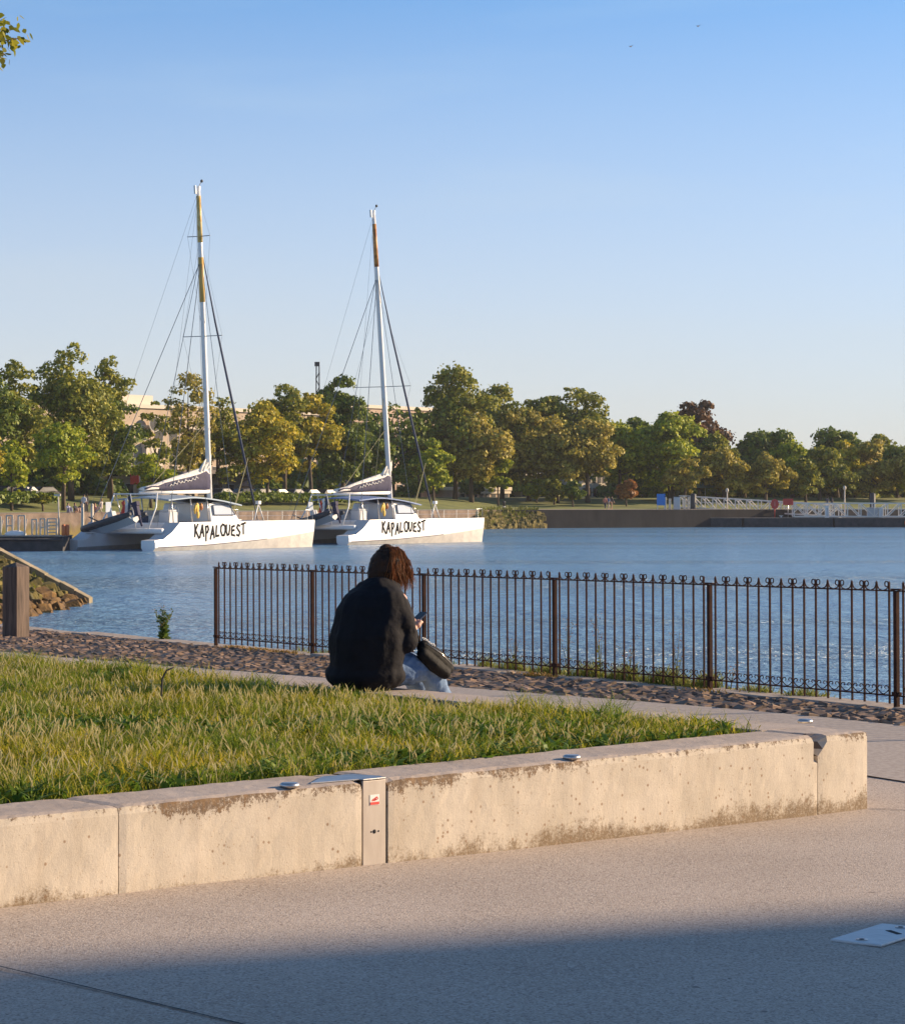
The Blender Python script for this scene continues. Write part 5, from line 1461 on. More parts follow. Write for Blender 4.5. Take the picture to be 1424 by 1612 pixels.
fig(137.5, 3.4, 2.8, 'stand', (.02, .02, .025), (.03, .03, .04), 'person in black standing behind the one in the white shirt')
fig(108, 2.2, -1.0, 'sit', (.45, .42, .5), (.25, .25, .35), 'person in a pale top sitting leftmost on the promenade edge')
fig(119, 2.2, -.6, 'sit', (.04, .04, .06), (.5, .33, .24), 'person in a dark top and bare legs sitting on the promenade edge')
fig(126, 2.5, -2.0, 'sit', (.10, .06, .06), (.04, .04, .05), 'person in dark brown sitting just left of the standing pair')
fig(151, 2.4, 0.2, 'sit', (.55, .25, .2), (.5, .42, .36), 'person in a salmon top sitting right of the standing pair', hair=(.16, .07, .03))
fig(159, 2.4, 2.6, 'bench', (.6, .5, .42), (.6, .52, .46), 'blonde person in a cream dress rightmost on the promenade', hair=(.3, .19, .08))
fig(952, 9, 1.0, 'walk', (.60, .25, .18), (.05, .06, .1), 'walker in a red top on the lawn by the rust-coloured bush')
fig(957, 9, .6, 'walk', (.12, .16, .28), (.35, .30, .25), 'walker in blue between the two other walkers on the lawn')
fig(962, 9.5, .8, 'walk', (.07, .06, .06), (.35, .22, .15), 'walker in dark clothes nearest the rust-coloured bush')
fig(1302, 4, 1.5, 'walk', (.05, .06, .09), (.30, .2, .13), 'person in dark blue walking on the right promenade above the gangway')
fig(1309, 4.5, 1.9, 'walk', (.03, .03, .04), (.04, .04, .06), 'person in black walking on the right promenade above the gangway')
# dark bollards on the promenade
def small_bollard(px, d, h_, label):
    p = shore_pt(px, d); root = empty('promenade_bollard', p, 0, label, 'bollard', 'bollards on the far promenade'); b = MB()
    b.tube([(0, 0, 0), (0, 0, h_ * .8), (0, 0, h_ * .82), (0, 0, h_ * .95), (0, 0, h_)], [.16, .15, .2, .2, .12], 12); b.build('post', m_dkm, root)
    b = MB(); b.tube([(0, 0, h_ * .3), (0, 0, h_ * .42)], .165, 12); b.build('band', m_white, root)
small_bollard(793, 2.0, 1.15, 'dark bollard with a pale band on the promenade above the rock bank')

# ------------------------------------------------------------------ catamarans
m_hull = noisy('white gelcoat', (0.78, 0.77, 0.75), (0.84, 0.83, 0.81), scale=.6, rough=.28, detail=3)
m_under = noisy('grey lower hull', (0.42, 0.39, 0.36), (0.56, 0.52, 0.47), scale=1.5, rough=.5)
m_deck = mat('pale deck', (0.55, 0.55, 0.55), .7)
m_black = mat('black lettering', (0.012, 0.012, 0.015), .8, spec=.1)
m_glass = mat('tinted cabin glass', (0.42, 0.46, 0.52), .15)
m_navy = noisy('navy sail cover', (0.020, 0.018, 0.05), (0.035, 0.032, 0.075), scale=2, rough=.8, bump=.5, bdist=.05)
m_sail = noisy('white sailcloth', (0.66, 0.62, 0.55), (0.8, 0.77, 0.7), scale=3, rough=.75, bump=.8, bdist=.08)
m_alu = mat('white mast', (0.80, 0.78, 0.74), .3)
m_gold = noisy('yellow lettered mast', (0.52, 0.33, 0.07), (0.68, 0.52, 0.22), scale=2.2, rough=.5, lo=.45, hi=.55)
m_gold2 = mat('plain gold mast', (0.60, 0.38, 0.10), .45)
m_orange = noisy('orange lettered mast', (0.30, 0.10, 0.02), (0.58, 0.26, 0.06), scale=2.4, rough=.5, lo=.45, hi=.55)
m_wire = mat('rigging wire', (0.14, 0.16, 0.18), .5, .3)
m_rope = mat('pale rope', (0.35, 0.30, 0.14), .8)
m_furl = mat('furled headsail cover', (0.03, 0.045, 0.09), .7)
m_bim = mat('blue-grey hardtop', (0.25, 0.33, 0.42), .45)
m_bim2 = mat('blue hardtop', (0.10, 0.17, 0.36), .45)
m_rubber = noisy('black rubber tube', (0.022, 0.024, 0.03), (0.045, 0.047, 0.055), scale=3, rough=.5)
m_yel = mat('yellow lifebuoy', (0.60, 0.40, 0.06), .6)
m_rail = mat('stainless rail', (0.6, 0.58, 0.55), .3, .8)
def interp(x, xs, ys):
    return float(np.interp(x, xs, ys))
def hw_(x): return interp(x, [0, 1, 12, 15.5, 17.8, 19.2, 19.95], [.60, .66, .64, .52, .34, .17, .05])
def zc_(x): return interp(x, [0, 6, 12, 19.95], [.22, .34, .60, 1.15])
GL = {  # hand-lettered capitals: strokes in a unit box
 'K': [[(.05, 1), (.12, .5), (.05, -.08)], [(.75, 1.02), (.12, .42)], [(.2, .48), (.55, .15), (.95, -.22)]],
 'A': [[(0, -.12), (.30, .5), (.55, .98)], [(.55, .98), (.72, .4), (.85, -.02)], [(.15, .28), (.8, .36)]],
 'P': [[(.12, .95), (.2, .4), (.18, -.28)], [(.12, .95), (.6, 1.0), (.75, .72), (.5, .45), (.2, .42)]],
 'L': [[(.2, .92), (.12, .45), (.08, .0), (.7, .05)]],
 'O': [[(.5, 1.0), (.06, .78), (0, .36), (.28, -.02), (.75, -.02), (1.0, .4), (.95, .80), (.5, 1.0)]],
 'U': [[(.1, .95), (.08, .35), (.3, .04), (.65, .1), (.82, .5), (.85, .92)]],
 'E': [[(.75, .9), (.2, .82), (.1, .1), (.8, .02)], [(.16, .46), (.7, .52)]],
 'S': [[(.8, .92), (.4, 1.0), (.15, .75), (.5, .52), (.85, .32), (.6, .02), (.1, .1)]],
 'T': [[(.0, .92), (1.0, 1.06)], [(.5, .98), (.45, .5), (.48, .05)], ],
}
def lettering(parent, text, x0, x1, z0, hgt, surf, wobble, m, name='name_lettering', wd=.085):
    b = MB(); n = len(text); adv = (x1 - x0) / n; rr = random.Random(5)
    for i, ch in enumerate(text):
        for st_ in GL[ch]:
            pts = []
            for u, v in st_:
                x = x0 + adv * (i + .06 + u * .86); z = z0 + wobble[i] * hgt + v * hgt
                pts.append(Vector((x, surf(x, z), z)))
            for p, q in zip(pts[:-1], pts[1:]):
                d = (q - p); nn = Vector((-d.z, 0, d.x)).normalized() * wd / 2; e = d.normalized() * wd * .35
                vs = []
                for k, off in ((0, -.012), (1, .0)):
                    vs += [v + Vector((0, off, 0)) for v in (p - e - nn, q + e - nn, q + e + nn, p - e + nn)]
                b.add(vs, [(0, 1, 2, 3), (7, 6, 5, 4), (0, 4, 5, 1), (1, 5, 6, 2), (2, 6, 7, 3), (3, 7, 4, 0)])
    return b.build(name, m, parent)

def catamaran(x0, y0, ux, uy, label, mx_, mastz, rake, hound, mat_top, mat_mid, bimm, cover, spreaders, sternfill):
    ang = math.atan2(uy, ux)
    root = empty('catamaran', (x0, y0, WATER_Z), ang, label, 'sailing boat', 'two racing catamarans moored at the pontoon')
    st_x = [0, .02, .9, 1.8, 2.7, 4, 6, 8, 10, 12, 13.5, 15, 16.5, 17.8, 18.9, 19.6, 19.95]
    for side in (-1, 1):
        cy = side * 3.35; b = MB(); rings = []
        for x in st_x:
            w_ = hw_(x); zd = interp(x, [0, .9, 1.0, 1.8, 1.85, 2.7, 19.95], [.72, .80, 1.0, 1.25, 1.45, 1.92, 2.02]); zc = zc_(x)
            ww = w_ * .72; xb = -.35 * max(0, (x - 18) / 1.95)
            rings.append([(x, cy - w_ * .96, zd), (x, cy - w_, zd - .12), (x + xb * .3, cy - w_, zc), (x + xb, cy - ww, -.02), (x + xb, cy - ww * .3, -.6), (x + xb, cy + ww * .3, -.6), (x + xb, cy + ww, -.02), (x + xb * .3, cy + w_, zc), (x, cy + w_, zd - .12), (x, cy + w_ * .96, zd)])
        vs = [v for r_ in rings for v in r_]; m_ = 10
        for i in range(len(st_x) - 1):
            for k in range(m_):
                a, c = i * m_ + k, i * m_ + (k + 1) % m_
                mi = 2 if k == 9 else (0 if k in (0, 1, 8, 7) and k != 2 else 1)
                if k in (2, 6): mi = 1
                if k in (3, 4, 5): mi = 1
                b.add([vs[a], vs[c], vs[c + m_], vs[a + m_]], [(0, 1, 2, 3)], mi)
        b.add(rings[0], [tuple(range(m_))[::-1]], 0); b.add(rings[-1], [tuple(range(m_))], 0)
        h_ = b.build('hull', [m_hull, m_under, m_deck], root, merge=True)
        b = MB()
        b.tube([(x, cy + side * (hw_(x) + .012), zc_(x) + .02) for x in np.linspace(.3, 13, 20)], .022, 5)
        b.build('chine_line', m_navy, h_)  # thin dark line drawn along the chine
    # bridge deck, beams, netting
    b = MB(); b.box((7.6, 0, 1.55), (9.5, 5.38, .7)); b.build('bridge_deck', m_hull, root, bevel=.12)
    b = MB(); b.tube([(17.4, -3.35, 1.75), (17.4, 0, 1.85), (17.4, 3.35, 1.75)], .17, 10); b.build('forward_beam', m_alu, root)
    b = MB(); b.tube([(1.6, -3.35, 1.35), (1.6, 0, 1.35), (1.6, 3.35, 1.35)], .2, 10); b.build('aft_beam', m_hull, root)
    b = MB()
    for k in range(20): b.beam((12.4, -2.7 + k * .284, 1.75), (17.3, -2.7 + k * .284, 1.75), .02)
    for k in range(16): b.beam((12.4 + k * .32, -2.75, 1.76), (12.4 + k * .32, 2.75, 1.76), .02)
    b.build('trampoline_net', m_dkm, root)
    # deckhouse
    b = MB(); base = [(8.6, -2.3), (12.5, -2.0), (12.5, 2.0), (8.6, 2.3)]; top = [(8.7, -2.0), (11.5, -1.75), (11.5, 1.75), (8.7, 2.0)]
    b.add([(x, y, 1.91) for x, y in base] + [(x, y, 3.25) for x, y in top], [(0, 3, 2, 1), (4, 5, 6, 7), (0, 1, 5, 4), (1, 2, 6, 5), (2, 3, 7, 6), (3, 0, 4, 7)])
    ch = b.build('deckhouse', m_hull, root, bevel=.08)
    for sg in (-1, 1):
        b = MB(); q = [(8.95, sg * 2.20, 2.42), (11.75, sg * 1.995, 2.42), (11.30, sg * 1.80, 3.13), (8.98, sg * 2.06, 3.13)]
        q2 = [(x, y + sg * .05, z) for x, y, z in q]
        b.add([(x, y - sg * .02, z) for x, y, z in q] + q2, [(0, 1, 2, 3), (4, 5, 6, 7), (0, 1, 5, 4), (1, 2, 6, 5), (2, 3, 7, 6), (3, 0, 4, 7)]); b.build('side_window', m_glass, ch)
        b = MB(); b.tube([Vector(v) + Vector((0, sg * .03, 0)) for v in q2 + [q2[0]]], .035, 5); b.build('window_frame', m_furl, ch)
    b = MB(); b.add([(12.36, -1.6, 2.25), (12.36, 1.6, 2.25), (11.72, 1.5, 3.08), (11.72, -1.5, 3.08)], [(0, 1, 2, 3)]); b.build('windscreen', m_glass, ch)
    # curved hardtop on poles
    b = MB(); nx_, ny_ = 14, 8; T_ = []
    for dz in (0, -.09):
        for i in range(nx_ + 1):
            t = i / nx_; x = 3.6 + 8.6 * t
            for j in range(ny_ + 1):
                u = j / ny_ * 2 - 1; T_.append((x, u * 2.35, 3.85 - .55 * (max(0, t - .35) / .65) ** 1.6 - .18 * max(0, .3 - t) / .3 - .16 * u * u + dz))
    o1 = (nx_ + 1) * (ny_ + 1); fs = []
    for i in range(nx_):
        for j in range(ny_):
            a = i * (ny_ + 1) + j; fs.append((a, a + 1, a + ny_ + 2, a + ny_ + 1)); fs.append((o1 + a, o1 + a + ny_ + 1, o1 + a + ny_ + 2, o1 + a + 1))
    for i in range(nx_):
        for j in (0, ny_):
            a = i * (ny_ + 1) + j; fs.append((a, a + ny_ + 1, o1 + a + ny_ + 1, o1 + a))
    for j in range(ny_):
        for i in (0, nx_):
            a = i * (ny_ + 1) + j; fs.append((a, a + 1, o1 + a + 1, o1 + a))
    b.add(T_, fs); b.build('hardtop', bimm, root)
    for x, y in ((4.2, -2.1), (6.3, -2.15), (8.3, -2.1), (4.2, 2.1), (6.3, 2.15)):
        b = MB(); b.tube([(x + .25, y, 1.9), (x, y, 3.62)], .05, 7); b.build('hardtop_pole', m_rail, root)
    # cockpit furniture
    b = MB(); b.box((4.9, -1.3, 2.25), (1.0, .9, .8)); b.box((4.9, -1.3, 2.72), (.9, .8, .16)); b.build('helm_console', m_deck, root, bevel=.06)
    b = MB(); b.box((6.9, 1.2, 2.15), (1.8, .8, .5)); b.box((6.9, 1.6, 2.5), (1.8, .2, .5)); b.build('bench', m_deck, root, bevel=.05)
    b = MB(); b.box((3.9, .6, 2.15), (.7, 1.4, .55)); b.box((3.6, .6, 2.55), (.15, 1.4, .5)); b.build('bench', m_furl, root, bevel=.05)
    b = MB(); b.tube([(5.6, -1.3, 2.75), (5.65, -1.3, 2.75)], .0, 3) if False else None
    b = MB(); ring = [(5.5, -1.3 + .45 * math.cos(a), 2.75 + .45 * math.sin(a)) for a in np.linspace(0, 2 * math.pi, 18)]; b.tube(ring, .025, 5, cap=False)
    for a in range(3): b.beam((5.5, -1.3, 2.75), (5.5, -1.3 + .45 * math.cos(a * 2.1), 2.75 + .45 * math.sin(a * 2.1)), .03)
    b.build('steering_wheel', m_rail, root)
    b = MB(); b.ball((6.75, -2.42, 2.95), (.20, .10, .34), nu=10, nv=8); b.ball((6.85, -2.42, 2.45), (.15, .09, .28), nu=10, nv=8); b.tube([(6.6, -2.42, 3.1), (6.45, -2.42, 2.8), (6.5, -2.42, 2.5)], [.09, .08, .05], 7); b.build('yellow_buoyancy_bag', m_yel, root)
    b = MB(); b.ball((7.25, -2.4, 3.0), (.16, .12, .26), nu=8, nv=6); b.build('float_light', m_orange, root)
    # stern gantry and ensign
    for y in (-2.2, 2.2):
        b = MB(); b.tube([(1.5, y, 1.5), (2.6, y * .92, 3.0), (2.9, y * .85, 3.95)], .055, 7); b.build('gantry_leg', m_alu, root)
    b = MB(); b.tube([(2.9, -1.9, 3.9), (2.9, 1.9, 3.9)], .05, 7); b.build('gantry_bar', m_alu, root)
    fl = MB(); fl.tube([(.9, -1.6, 1.5), (.3, -1.6, 3.9)], .03, 6); fp = fl.build('ensign_staff', m_alu, root)
    b = MB()
    for k in range(3):
        vs = []
        for i in range(5):
            for j in range(3):
                v_ = j / 2; u_ = (k + v_) / 3
                vs.append((.36 - u_ * .30 + .05 * math.sin(i * 1.9), -1.6 + .62 * u_ * .9 + .06 * math.sin(i * 2 + j), 3.85 - .24 * i - u_ * .55))
        b.add(vs, [(i * 3 + j, i * 3 + j + 1, i * 3 + j + 4, i * 3 + j + 3) for i in range(4) for j in range(2)], k)
    b.build('ensign', [m_furl, m_white, m_red], fp)
    # spars
    Mz = mastz - WATER_Z; foot = Vector((mx_, 0, 1.95)); head = Vector((mx_ - rake, 0, Mz))
    def mp_(t): return foot.lerp(head, t)
    def tz(z): return (z - WATER_Z - 1.95) / (Mz - 1.95)
    b = MB(); b.tube([foot, mp_(.3), mp_(.8), head], [.20, .20, .18, .145], 12, sx=1.0); mast = b.build('mast', m_alu, root)
    t0, t1, t2, t3 = mat_top[1:]
    b = MB(); b.tube([mp_(t0), mp_(t1)], [.185, .165], 12); b.build('upper_sleeve', mat_top[0], mast)
    if mat_mid is not None:
        b = MB(); b.tube([mp_(t2), mp_(t3)], [.200, .192], 12); b.build('middle_sleeve', mat_mid, mast)
    b = MB(); b.beam(head + Vector((-.35, 0, -.25)), head + Vector((-.42, 0, .35)), .16, .1); b.beam(head + Vector((.02, 0, -.3)), head + Vector((.05, 0, .35)), .2, .14); b.build('masthead', m_alu, mast)
    b = MB(); b.beam(head + Vector((.05, 0, .3)), head + Vector((.35, 0, .7)), .03); b.ball(head + Vector((.4, 0, .75)), (.13, .1, .12), nu=6, nv=5); b.build('wind_vane', m_dkm, mast)
    # boom and stacked mainsail in its cover
    b = MB(); b.tube([(3.4, 0, 3.98), (mx_ - .25, 0, 4.12)], [.13, .17], 10); boom = b.build('boom', m_alu, root)
    b = MB(); secs = []
    prof = [(3.6, .22), (4.4, .40), (5.2, .52), (6.0, .70), (7.4, 1.02), (8.8, 1.32), (10.0, 1.58), (mx_ - .75, 1.78), (mx_ - .35, 1.55)]
    nr = 10; vs = []; 
    for x, h_ in prof:
        for k in range(nr):
            a = 2 * math.pi * k / nr; yy = .34 * math.cos(a) * (1 - .35 * (math.sin(a) * .5 + .5)); zz = 4.12 + h_ * (.5 + .5 * math.sin(a)) + .05 * math.sin(x * 5 + k)
            vs.append((x, yy, zz))
    for i in range(len(prof) - 1):
        for k in range(nr):
            a, c = i * nr + k, i * nr + (k + 1) % nr; topf = k in (1, 2, 3)
            aftw = i < (2 if cover == 1 else 2)
            b.add([vs[a], vs[c], vs[c + nr], vs[a + nr]], [(0, 1, 2, 3)], 1 if (topf or (aftw and k % 2)) else 0, True)
    b.add(vs[:nr], [tuple(range(nr))], 1); b.add(vs[-nr:], [tuple(range(nr))], 0)
    sc_ = b.build('sail_cover', [m_navy, m_sail], boom, merge=True)
    b = MB(); rr = random.Random(2)
    for k in range(6):
        x = mx_ - .6 + rr.uniform(-.3, .35); b.tube([(x - .6, rr.uniform(-.1, .1), 5.5), (x, rr.uniform(-.12, .12), 6.0 + rr.uniform(-.1, .3)), (x + .35, 0, 6.45 + rr.uniform(-.2, .4))], [.14, .11, .02], 6)
    b.build('sail_folds', m_sail, sc_)
    b = MB()     # sketchy white script along the cover
    for x_, z_, s_ in [(6.3 + .42 * k, 4.45 + .065 * k, (.16 + .22 * ((k * 7) % 5) / 5)) for k in range(8)]:
        yy = -.345
        b.beam((x_, yy, z_), (x_ + .22, yy, z_ + s_), .07, .03); b.beam((x_ + .1, yy - .002, z_ + s_ * .7), (x_ + .42, yy - .002, z_ + s_ * .4), .06, .03)
    b.build('cover_script', m_sail, sc_)
    # rigging
    hz = hound - WATER_Z; H0 = mp_((hz - 1.95) / (Mz - 1.95))
    def wire(name, p, q, r_, m=m_wire, sag=0.0):
        p = Vector(p); q = Vector(q); b = MB(); b.tube([p, p.lerp(q, .5) + Vector((0, 0, -sag)), q], r_, 5); b.build(name, m, root)
    b = MB(); fs_ = Vector((17.4, 0, 2.0)); b.tube([H0 + Vector((.2, 0, 0)), H0.lerp(fs_, .25), H0.lerp(fs_, .6), H0.lerp(fs_, .93)], [.03, .07, .095, .08], 8); b.tube([H0.lerp(fs_, .92), fs_], .04, 6); b.build('furled_headsail', m_furl, root)
    for sg in (-1, 1):
        wire('shroud', H0, (mx_ - 2.6, sg * 3.9, 2.0), .021)
        wire('running_backstay', H0 + Vector((0, 0, -.5)), (2.2, sg * 3.4, 1.9), .026)
        wire('backstay', head, (1.2, sg * 3.2, 1.6), .009)
        for z_, half, sweep in spreaders:
            c = mp_(tz(z_)); tip = c + Vector((-sweep, sg * half, 0)); b = MB(); b.beam(c, tip, .07, .05); b.build('spreader', m_wire, root)
            wire('diamond_stay', mp_(min(.985, tz(z_) + .30)), tip, .008); wire('diamond_stay', tip, mp_(max(.05, tz(z_) - .32)), .008)
    wire('lazy_jack', mp_(.30), (5.0, .25, 4.5), .022, m_rope); wire('topping_lift', mp_(.42), (8.6, -.3, 5.4), .024, m_rope)
    wire('halyard', mp_(.93) + Vector((-.35, 0, 0)), (mx_ - .5, .1, 4.5), .014)
    wire('tack_line', (13.3, -.6, 2.0), (16.2, 0, 6.6), .03, m_rope); wire('tack_line', (14.8, .6, 2.0), (16.2, 0, 6.6), .02, m_rope)
    # guard rails
    for sg in (-1, 1):
        b = MB()
        for x in (9.5, 11.4, 13.3, 15.2, 17.1, 18.8): b.tube([(x, sg * (3.35 + hw_(x) * .8), 1.95), (x, sg * (3.35 + hw_(x) * .8), 2.72)], .022, 5)
        for z in (2.35, 2.70): b.tube([(x, sg * (3.35 + hw_(x) * .8), z) for x in (9.5, 11.4, 13.3, 15.2, 17.1, 18.8)], .012, 4)
        b.tube([(18.4, sg * 3.6, 2.0), (18.5, sg * 3.6, 2.75), (19.6, sg * 3.40, 2.78), (19.7, sg * 3.38, 2.0)], .025, 6)
        b.build('guard_rail', m_rail, root)
    # little tripod post amidships forward
    b = MB(); b.tube([(16.6, -1.2, 1.8), (16.1, -1.0, 3.2)], .05, 6); b.tube([(15.5, -1.0, 1.8), (16.1, -1.0, 3.2)], .05, 6); b.box((16.1, -1.0, 3.3), (.3, .3, .25)); b.build('anchor_davit', m_alu, root)
    b = MB(); b.box((15.2, 1.2, 2.2), (1.1, .6, .7)); b.ball((14.6, .4, 2.1), (.5, .35, .3)); b.build('stowed_gear', m_furl, root)
    lettering(root, 'KAPALOUEST', 4.3, 10.4, .78, .78, lambda x, z: -(3.35 + hw_(x) + .006), [.30, .25, .12, .10, .22, .30, .26, .22, .20, .34], m_black, wd=.155)
    return root

def dinghy(cat, label, x=.2, tilt=15):
    M_ = Matrix.Translation((cat.location)) @ Matrix.Rotation(cat.rotation_euler.z, 4, 'Z')
    p = M_ @ Vector((x, -.1, 1.62))
    root = empty('inflatable_dinghy', p, cat.rotation_euler.z + R(90), label, 'dinghy', 'dinghies slung between the hulls')
    root.rotation_euler = (0, R(tilt), cat.rotation_euler.z + R(90))      # local x = towards port = bow
    b = MB()
    path = [(-2.4, -.85, .30), (-1.2, -.88, .30), (.4, -.85, .32), (1.6, -.62, .38), (2.25, -.28, .46), (2.45, 0, .50), (2.25, .28, .46), (1.6, .62, .38), (.4, .85, .32), (-1.2, .88, .30), (-2.4, .85, .30)]
    b.tube(path, [.16] + [.24] * 3 + [.23, .22, .23] + [.24] * 3 + [.16], 12); b.build('tube', m_rubber, root)
    b = MB(); b.add([(-2.1, -.75, .2), (-2.1, 0, -.25), (-2.1, .75, .2), (.8, -.72, .2), (.8, 0, -.28), (.8, .72, .2), (2.15, 0, .28), (-2.1, -.7, .3), (-2.1, .7, .3), (.8, -.7, .3), (.8, .7, .3)],
          [(0, 3, 4, 1), (1, 4, 5, 2), (3, 6, 4), (4, 6, 5), (0, 1, 2, 8, 7), (7, 8, 10, 9), (9, 10, 6), (3, 9, 6), (5, 6, 10)]); b.build('rigid_hull', m_deck, root)
    b = MB(); b.box((-2.35, 0, .55), (.35, .32, .75)); b.tube([(-2.45, 0, .3), (-2.5, 0, -.6)], .08, 8); b.box((-2.35, 0, 1.0), (.5, .38, .3)); b.build('outboard_motor', m_navy, root, bevel=.04)
    b = MB(); b.box((-.2, 0, .65), (.5, .55, .8), taper=.8); cs = b.build('console', m_deck, root, bevel=.03)
    b = MB(); b.add([(.02, -.34, 1.05), (.02, .34, 1.05), (-.12, .28, 1.75), (-.12, -.28, 1.75)], [(0, 1, 2, 3)]); b.add([(.04, -.34, 1.05), (.04, .34, 1.05), (-.10, .28, 1.75), (-.10, -.28, 1.75)], [(3, 2, 1, 0)]); b.build('windscreen', m_glass, cs)
    b = MB(); b.tube([(-1.5, -.7, .5), (-1.35, -.6, 1.9), (-1.35, .6, 1.9), (-1.5, .7, .5)], .035, 6); b.build('roll_bar', m_rail, root)
    b = MB(); b.beam((.9, -.2, .5), (2.2, -.5, 1.3), .07); b.build('davit_arm', m_dkm, root)
    return root
u1 = Vector((9.8, 16.2)).normalized(); u2 = Vector((10.6, 15.7)).normalized()
cat1 = catamaran(-23.48, 173.87, u1.x, u1.y, 'white catamaran with the yellow-topped mast, moored left', 11.57, 23.95, 1.46, 19.45, (m_gold, .845, .985, .665, .80), m_gold2, m_bim, 1, [(1.6 + (790 - 529) * 183 / FPX, 1.75, .15), (1.6 + (790 - 372.5) * 183 / FPX, 1.0, .15)], 0)
cat2 = catamaran(-11.3, 199.24, u2.x, u2.y, 'white catamaran with the orange-topped mast, moored right of the other', 11.25, 24.95, 2.5, 20.4, (m_orange, .83, .97, .6, .8), None, m_bim2, 1, [(1.6 + (790 - 609.5) * 208.5 / FPX, 2.9, .3)], 1)
dinghy(cat1, 'black inflatable dinghy slung at the stern of the left catamaran')
dinghy(cat2, 'black inflatable dinghy slung at the stern of the right catamaran', x=.6)

# ------------------------------------------------------------------ left pontoon
m_pont = noisy('dark pontoon', (0.03, 0.03, 0.034), (0.07, 0.065, 0.065), scale=1.5, rough=.7)
pz = 1.6 - 55 * 171.8 / FPX
p0 = at(100, 868, 172.5)
root = empty('pontoon', (p0.x, p0.y, WATER_Z), 0, 'dark floating pontoon at the far left beside the left catamaran', 'pontoon')
b = MB()
for k in range(5): b.box((-2.35 - k * 4.8, 2.2, .42), (4.6, 4.2, 1.15))
b.build('float', m_pont, root, bevel=.05)
b = MB(); b.box((-12, 2.2, 1.02), (24, 4.3, .06)); b.build('decking', m_coping, root)
b = MB(); b.tube([(-24, -.02, .8), (0, -.02, .8)], .09, 8); b.build('fender_rail', m_rubber, root)
deck = WATER_Z + 1.05
def rack(px, wpx, hpx, bars, label, rz=0):
    p = at(px, 846, 173.5); root = empty('cleat_rack', (p.x, p.y, deck), rz, label, 'rack', 'white frames standing on the left pontoon')
    w_ = wpx * 173.5 / FPX; h_ = hpx * 173.5 / FPX; b = MB()
    for s_ in (-1, 1):
        b.beam((s_ * w_ / 2, 0, 0), (s_ * w_ / 2, 0, h_), .1); b.beam((s_ * w_ / 2, 0, 0), (s_ * w_ / 2, .8, h_ * .8), .07)
    b.build('upright', m_cream, root)
    b = MB()
    for k in range(bars): b.beam((-w_ / 2, 0, h_ * (k + 1) / bars - .03), (w_ / 2, 0, h_ * (k + 1) / bars - .03), .08)
    b.build('crossbar', m_cream, root)
rack(82, 14, 27, 5, 'ladder-like white frame with five bars nearest the orange box')
rack(67, 7, 27, 2, 'narrow white frame second from the orange box'); rack(54, 7, 26, 1, 'plain white frame in the middle of the left pontoon')
rack(34, 10, 32, 1, 'taller white frame on the left pontoon'); rack(15, 9, 32, 2, 'white frame second from the left picture edge'); rack(-2, 6, 30, 2, 'white frame at the left picture edge')
p = at(103, 846, 173.0); root = empty('orange_float', (p.x, p.y, deck), .4, 'orange upright locker at the end of the left pontoon', 'locker')
m_or = mat('orange plastic', (0.62, 0.16, 0.05), .5)
for s_ in (-.12, .12):
    b = MB(); b.tube([(s_ * 1.1, 0, 0), (s_ * 1.1, 0, .08), (s_ * 1.1, 0, .68), (s_ * 1.1, 0, .76)], [.10, .14, .14, .09], 10); b.build('cylinder', m_or, root)
p = at(93, 847, 173.2); root = empty('service_pole', (p.x, p.y, deck), 0, 'tall thin white pole with a small lamp head on the left pontoon', 'lamp post')
b = MB(); b.tube([(0, 0, 0), (-.05, 0, 2.7)], [.06, .045], 8); b.build('pole', m_cream, root); b = MB(); b.box((-.12, 0, 2.76), (.42, .2, .14), 0); b.build('lamp_head', m_cream, root)
p = at(22, 846, 173.0); root = empty('overturned_tender', (p.x, p.y + .6, deck), .1, 'small white upturned tender lying on the left pontoon', 'small boat')
b = MB(); b.ball((0, 0, .08), (.75, .35, .28)); b.build('shell', m_hull, root)
for px_, l_ in ((130, 'left white post of the pontoon gate'), (145, 'right white post of the pontoon gate')):
    p = at(px_, 824, 205); r_ = empty('mooring_post', (p.x, p.y, -3.5), 0, l_, 'post', 'posts behind the left catamaran'); b = MB(); b.tube([(0, 0, 0), (0, 0, 3.5 + CAMH - 5 * 205 / FPX)], .12, 8); b.build('post', m_cream, r_)
    b = MB(); b.tube([(0, 0, 3.5 + CAMH - 5 * 205 / FPX), (0, 0, 3.62 + CAMH - 5 * 205 / FPX)], [.16, .05], 8); b.build('cap', m_cream, r_)

